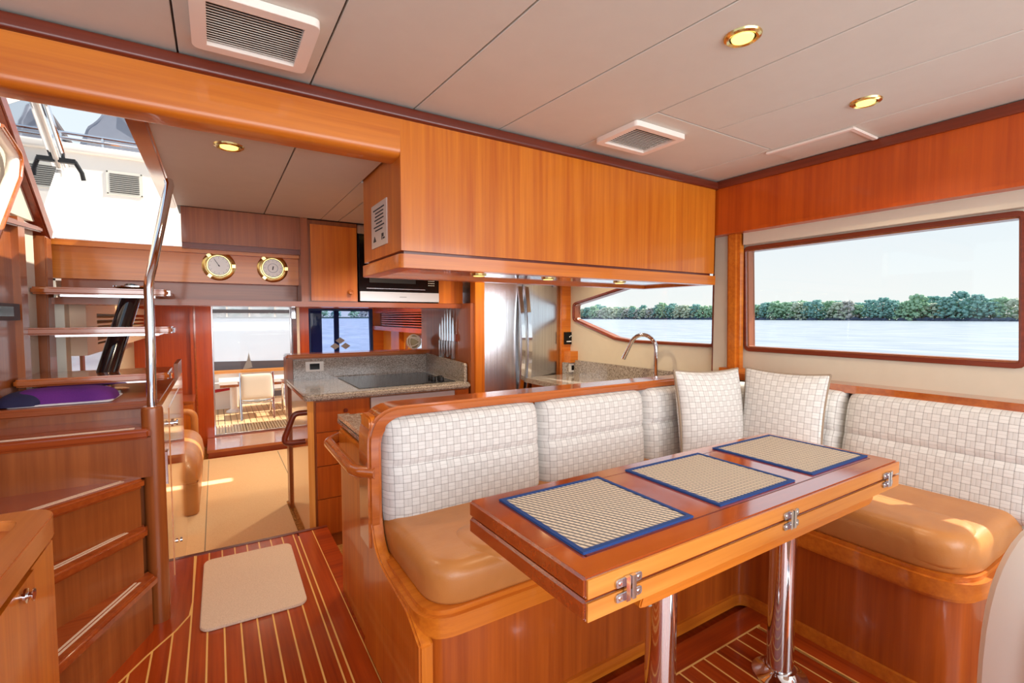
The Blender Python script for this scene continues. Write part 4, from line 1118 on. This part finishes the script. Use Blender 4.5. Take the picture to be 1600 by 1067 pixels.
tb = thing('cockpit_table', 'white-edged varnished cockpit table on a white pedestal outside the aft door', 'table', (.6, 8.2, ZD))
B().box(.02, 1.25, 7.95, 8.5, .24, .285, .008).obj('top', 'white', tb)
B().box(.03, 1.24, 7.96, 8.49, .20, .24, .004).obj('underside', 'rail', tb)
for x in (.20, 1.05):
    B().lathe([(.10, 0), (.10, .02), (.045, .05), (.045, .40)], (x, 8.2, ZD), 'z', 20).obj('pedestal', 'white', tb)
def chair(x, L):
    t = thing('deck_chair', L, 'chair', (x, 7.55, ZD), 'cockpit chairs')
    for sx in (-1, 1):
        X = x + sx * .20
        B().tube([(X, 7.42, ZD + .003), (X, 7.50, .12), (X, 7.48, .45)], .014, 10).obj('back_leg', 'chrome', t)
        B().tube([(X, 7.92, ZD + .003), (X, 7.86, .20), (X, 7.80, .26), (X, 7.50, .26)], .014, 10).obj('arm_leg', 'chrome', t)
        B().box(X - .025, X + .025, 7.52, 7.86, .265, .285, .006).obj('armrest', 'rail', t)
    B().cushion(.40, .36, .02, lk((x, 7.48, .25)), 16, 16, 6).obj('back_sling', 'sling', t)
    B().cushion(.40, .40, .03, Mz(x, 7.68, .02), 16, 16, 6).obj('seat_sling', 'sling', t)
    B().tube([(x - .2, 7.49, .06), (x, 7.46, .03), (x + .2, 7.49, .06)], .012, 8).obj('rear_bar', 'chrome', t)
chair(.47, 'beige sling chair with chrome frame in the cockpit, in the middle of the doorway')
chair(1.03, 'beige sling chair with chrome frame in the cockpit, half hidden by the galley counter')
rdb = thing('rescue_bag', 'red and white bundle at the left of the cockpit beyond the aft door', 'bag', (.05, 8.6, .05))
B().box(-.06, .24, 8.52, 8.68, .07, .20, .03, 3).obj('white_part', 'white', rdb)
B().prism([(-.06, .06), (.24, .10), (.24, .13), (-.06, .11)], 'y', 8.51, 8.69, .005).obj('red_band', 'redcloth', rdb)
B().box(-.06, .24, 8.53, 8.67, ZD, .07, .01).obj('stand', 'white', rdb)
sh = thing('mesh_sunshade', 'pale mesh sunshade with a dark hem hanging at the back of the cockpit', 'shade', (.5, 9.0, .4))
B().box(-.9, 1.25, 8.995, 9.0, .47, 1.62).obj('mesh', 'mesh', sh)
B().prism([(-.9, .355), (1.25, .30), (1.25, .47), (-.9, .52)], 'y', 8.985, 9.01).obj('hem', 'hem', sh)
for x in (.16, .48, .86): B().box(x - .012, x + .012, 8.97, 8.99, 1.22, 1.62).obj('hanging_strap', 'white', sh)
B().box(-.9, 1.25, 8.96, 9.02, 1.28, 1.34).obj('valance', 'hem', sh)

# ================================================================== PORT HATCH EXTERIOR
bh = thing('deckhouse_bulkhead', 'white deckhouse bulkhead outside the hatch, left of the beam', 'bulkhead', (-.6, 4.5, 1.5))
B().box(-1.15, .2, 4.40, 4.50, 1.47, 2.37, .01).obj('wall', 'white', bh)
B().prism(rpoly([(4.37, 2.34), (4.37, 2.40), (4.52, 2.40), (4.52, 2.34)], .02, 4), 'x', -1.15, .2).obj('cap', 'white', bh)
v = B().box(-.625, -.42, 4.394, 4.401, 2.085, 2.25, .004).obj('louvre_plate', 'vent', bh)
b = B()
for k in range(10): b.box(-.605, -.44, 4.391, 4.395, 2.10 + k * .0138, 2.106 + k * .0138)
stuff(b.obj('louvre_slots', 'ventdark', v))
for x in (-.618, -.427):
    for z in (2.092, 2.243): B().lathe([(.005, 0), (.004, -.003)], (x, 4.394, z), 'y', 10).obj('screw', 'ventdark', v)
rl = thing('bow_rail', 'chrome rail along the top of the white deckhouse bulkhead', 'rail', (-.5, 4.43, 2.40))
B().tube([(-.90, 4.43, 2.44), (.15, 4.43, 2.44)], .012, 10).tube([(-.90, 4.43, 2.475), (.15, 4.43, 2.475)], .010, 10).obj('bars', 'chrome', rl)
for x in (-.86, -.64, -.3, .1): B().tube([(x, 4.43, 2.40), (x, 4.43, 2.475)], .009, 8).obj('stanchion', 'chrome', rl)
cv = B()
pts = [(-.80, 2.41), (-.79, 2.50), (-.755, 2.60), (-.68, 2.70), (-.60, 2.735), (-.52, 2.72), (-.45, 2.66), (-.40, 2.56), (-.385, 2.46), (-.38, 2.41)]
cv.prism([(p[0] + .02, p[1]) for p in pts], 'y', 4.56, 5.0, .03, 3)
bmesh.ops.subdivide_edges(cv.bm, edges=cv.bm.edges, cuts=3, use_grid_fill=True)
from mathutils import noise
for vtx in cv.bm.verts: vtx.co += Vector((noise.noise(vtx.co * 9), noise.noise(vtx.co * 9 + Vector((5, 0, 0))), noise.noise(vtx.co * 9 + Vector((0, 7, 0))))) * .022
cvt = thing('covered_winch', 'grey vinyl cover over deck gear behind the chrome rail outside the hatch', 'cover', (-.58, 4.8, 2.40))
cv.obj('cover', 'cover', cvt, 60)
B().box(-.79, -.37, 4.58, 4.98, 2.30, 2.42, .01).obj('base', 'white', cvt)
hdz = [(3.40, 1.70), (3.80, 2.08), (3.33, 2.36), (2.82, 2.10)]
hdi = [(3.395, 1.735), (3.755, 2.077), (3.335, 2.325), (2.87, 2.105)]
hdr = thing('hatch_door', 'tilted mirrored glass hatch door with a white frame at the left edge', 'hatch', (-.74, 3.3, 1.7))
B().prism(hdz, 'x', -.755, -.73, .003, 1, [hdi]).obj('frame', 'white', hdr)
B().prism(hdi, 'x', -.748, -.742).obj('glass_pane', 'mirror', hdr)
B().tube([(-.715, 3.79, 2.10), (-.715, 3.33, 2.38)], .013, 10).obj('edge_tube', 'chrome', hdr)
lt = B().box(-.735, -.66, 3.70, 3.73, 2.10, 2.125, .004).obj('latch', 'rubber', hdr)
B().tube([(-.665, 3.715, 2.115), (-.64, 3.74, 2.06), (-.635, 3.75, 2.02)], .011, 10).obj('latch_lever', 'rubber', lt)
B().box(-.70, -.19, 3.385, 3.43, 1.622, 1.632, .002).obj('sill_strip', 'steel', tr)
ms = thing('flybridge_frame', 'white flybridge window posts and dark strut seen above the hatch bulkhead', 'frame', (-.6, 5.6, 2.4))
B().tube([(-1.20, 5.2, 3.05), (-.86, 5.0, 2.44)], .025, 10).obj('strut', 'hem', ms)
B().box(-.66, -.56, 5.6, 5.66, 2.3, 3.3).obj('post', 'white', ms)
B().box(-.69, -.67, 5.6, 5.66, 2.3, 3.3).obj('post_seal', 'hem', ms)
B().box(-.40, -.33, 5.6, 5.66, 2.3, 3.3).obj('post', 'hem', ms)
B().box(-1.6, .3, 5.6, 5.66, 2.22, 2.36).obj('coaming', 'white', ms)

# ================================================================== OUTSIDE
ZW = -1.6
bw = B(); bw.prism([(-900, -900), (1500, -900), (1500, 1500), (-900, 1500)], 'z', ZW - 1, ZW)
tag(bw.obj('lake_water', 'water'), 'pale rippled water around the boat, out to the far shore', 'water')['kind'] = 'structure'
shx = 420
ld = B(); ld.prism([(shx, -350), (shx + 300, -350), (shx + 300, 720), (shx + 6, 720)], 'z', ZW - .5, ZW + .6)
ld.prism([(-500, 1150), (shx + 300, 760), (shx + 300, 1000), (-500, 1400)], 'z', ZW - .5, ZW + 2.5)
tag(ld.obj('far_shore', 'land'), 'low far shoreline beyond the water', 'shore')['kind'] = 'structure'
rk = B()
for k in range(420):
    y = random.uniform(0, 640); r = random.uniform(.7, 2.4)
    q = bmesh.ops.create_icosphere(rk.bm, subdivisions=1, radius=r)
    for vtx in q['verts']: vtx.co = Vector((vtx.co.x + shx - .5 + random.uniform(-.6, 1), vtx.co.y * 1.6 + y, vtx.co.z * .9 + ZW + .5)) + Vector((random.uniform(-.2, .2), 0, random.uniform(-.2, .2)))
tag(stuff(rk.obj('shore_rocks', 'rock')), 'dark rocks along the foot of the far shore', 'rocks')
def crown(seed, blobs, w, h):
    rnd = random.Random(seed); b = B()
    for k in range(blobs):
        a = rnd.uniform(0, 2 * PI); u = rnd.random(); z = u ** .75 * .92 * h; rr = rnd.uniform(.1, 1) ** .6 * w * (1 - .70 * (z / h) ** 2.2); r = rnd.uniform(.065, .16) * w
        q = bmesh.ops.create_icosphere(b.bm, subdivisions=2, radius=r)
        for vtx in q['verts']:
            co = vtx.co * (1 + .7 * noise.noise(vtx.co * 1.5 + Vector((seed, k, 0))) + .3 * noise.noise(vtx.co * 4 + Vector((0, seed, k))))
            vtx.co = Vector((co.x, co.y, co.z * .8)) + Vector((rr * math.cos(a), rr * math.sin(a), z))
    return b
kinds = []
KL = ('leafy green tree', 'pale olive tree', 'dark bluish green tree', 'brownish bare-looking tree')
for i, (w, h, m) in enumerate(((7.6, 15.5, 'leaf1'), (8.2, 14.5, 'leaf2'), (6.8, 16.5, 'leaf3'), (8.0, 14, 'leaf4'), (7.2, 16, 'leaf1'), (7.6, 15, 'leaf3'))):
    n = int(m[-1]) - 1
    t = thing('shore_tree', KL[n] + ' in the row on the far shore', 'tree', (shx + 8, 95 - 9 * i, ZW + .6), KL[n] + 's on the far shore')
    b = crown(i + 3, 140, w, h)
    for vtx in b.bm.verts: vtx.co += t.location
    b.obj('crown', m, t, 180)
    B().tube([t.location, t.location + Vector((.1, 0, h * .6))], [.5, .25], 7).obj('trunk', 'bark', t)
    kinds.append(t)
for k in range(128):
    src = random.choice(kinds); y = 98 + k * 3.7 + random.uniform(-1.5, 1.5)
    c = dup_tree(src, (shx + (4, 15)[k % 2] + random.uniform(-2, 3), y, ZW + .5))
    s = random.uniform(.88, 1.12) * (1 + .07 * math.sin(k * .21)); c.scale = (s, s, s * random.uniform(.85, 1.1)); c.rotation_euler.z = random.uniform(0, 6.28)
for k in range(24):
    src = random.choice(kinds); c = dup_tree(src, (-60 + k * 22 + random.uniform(-4, 4), 965 - k * 9, ZW + 2), None)
    s = random.uniform(.8, 1.1); c.scale = (s * 1.8, s * 1.6, s)
    c['label'] = c['label'].replace('on the far shore', 'on the distant shore astern'); c['group'] = c['group'].replace('on the far shore', 'on the distant shore astern')
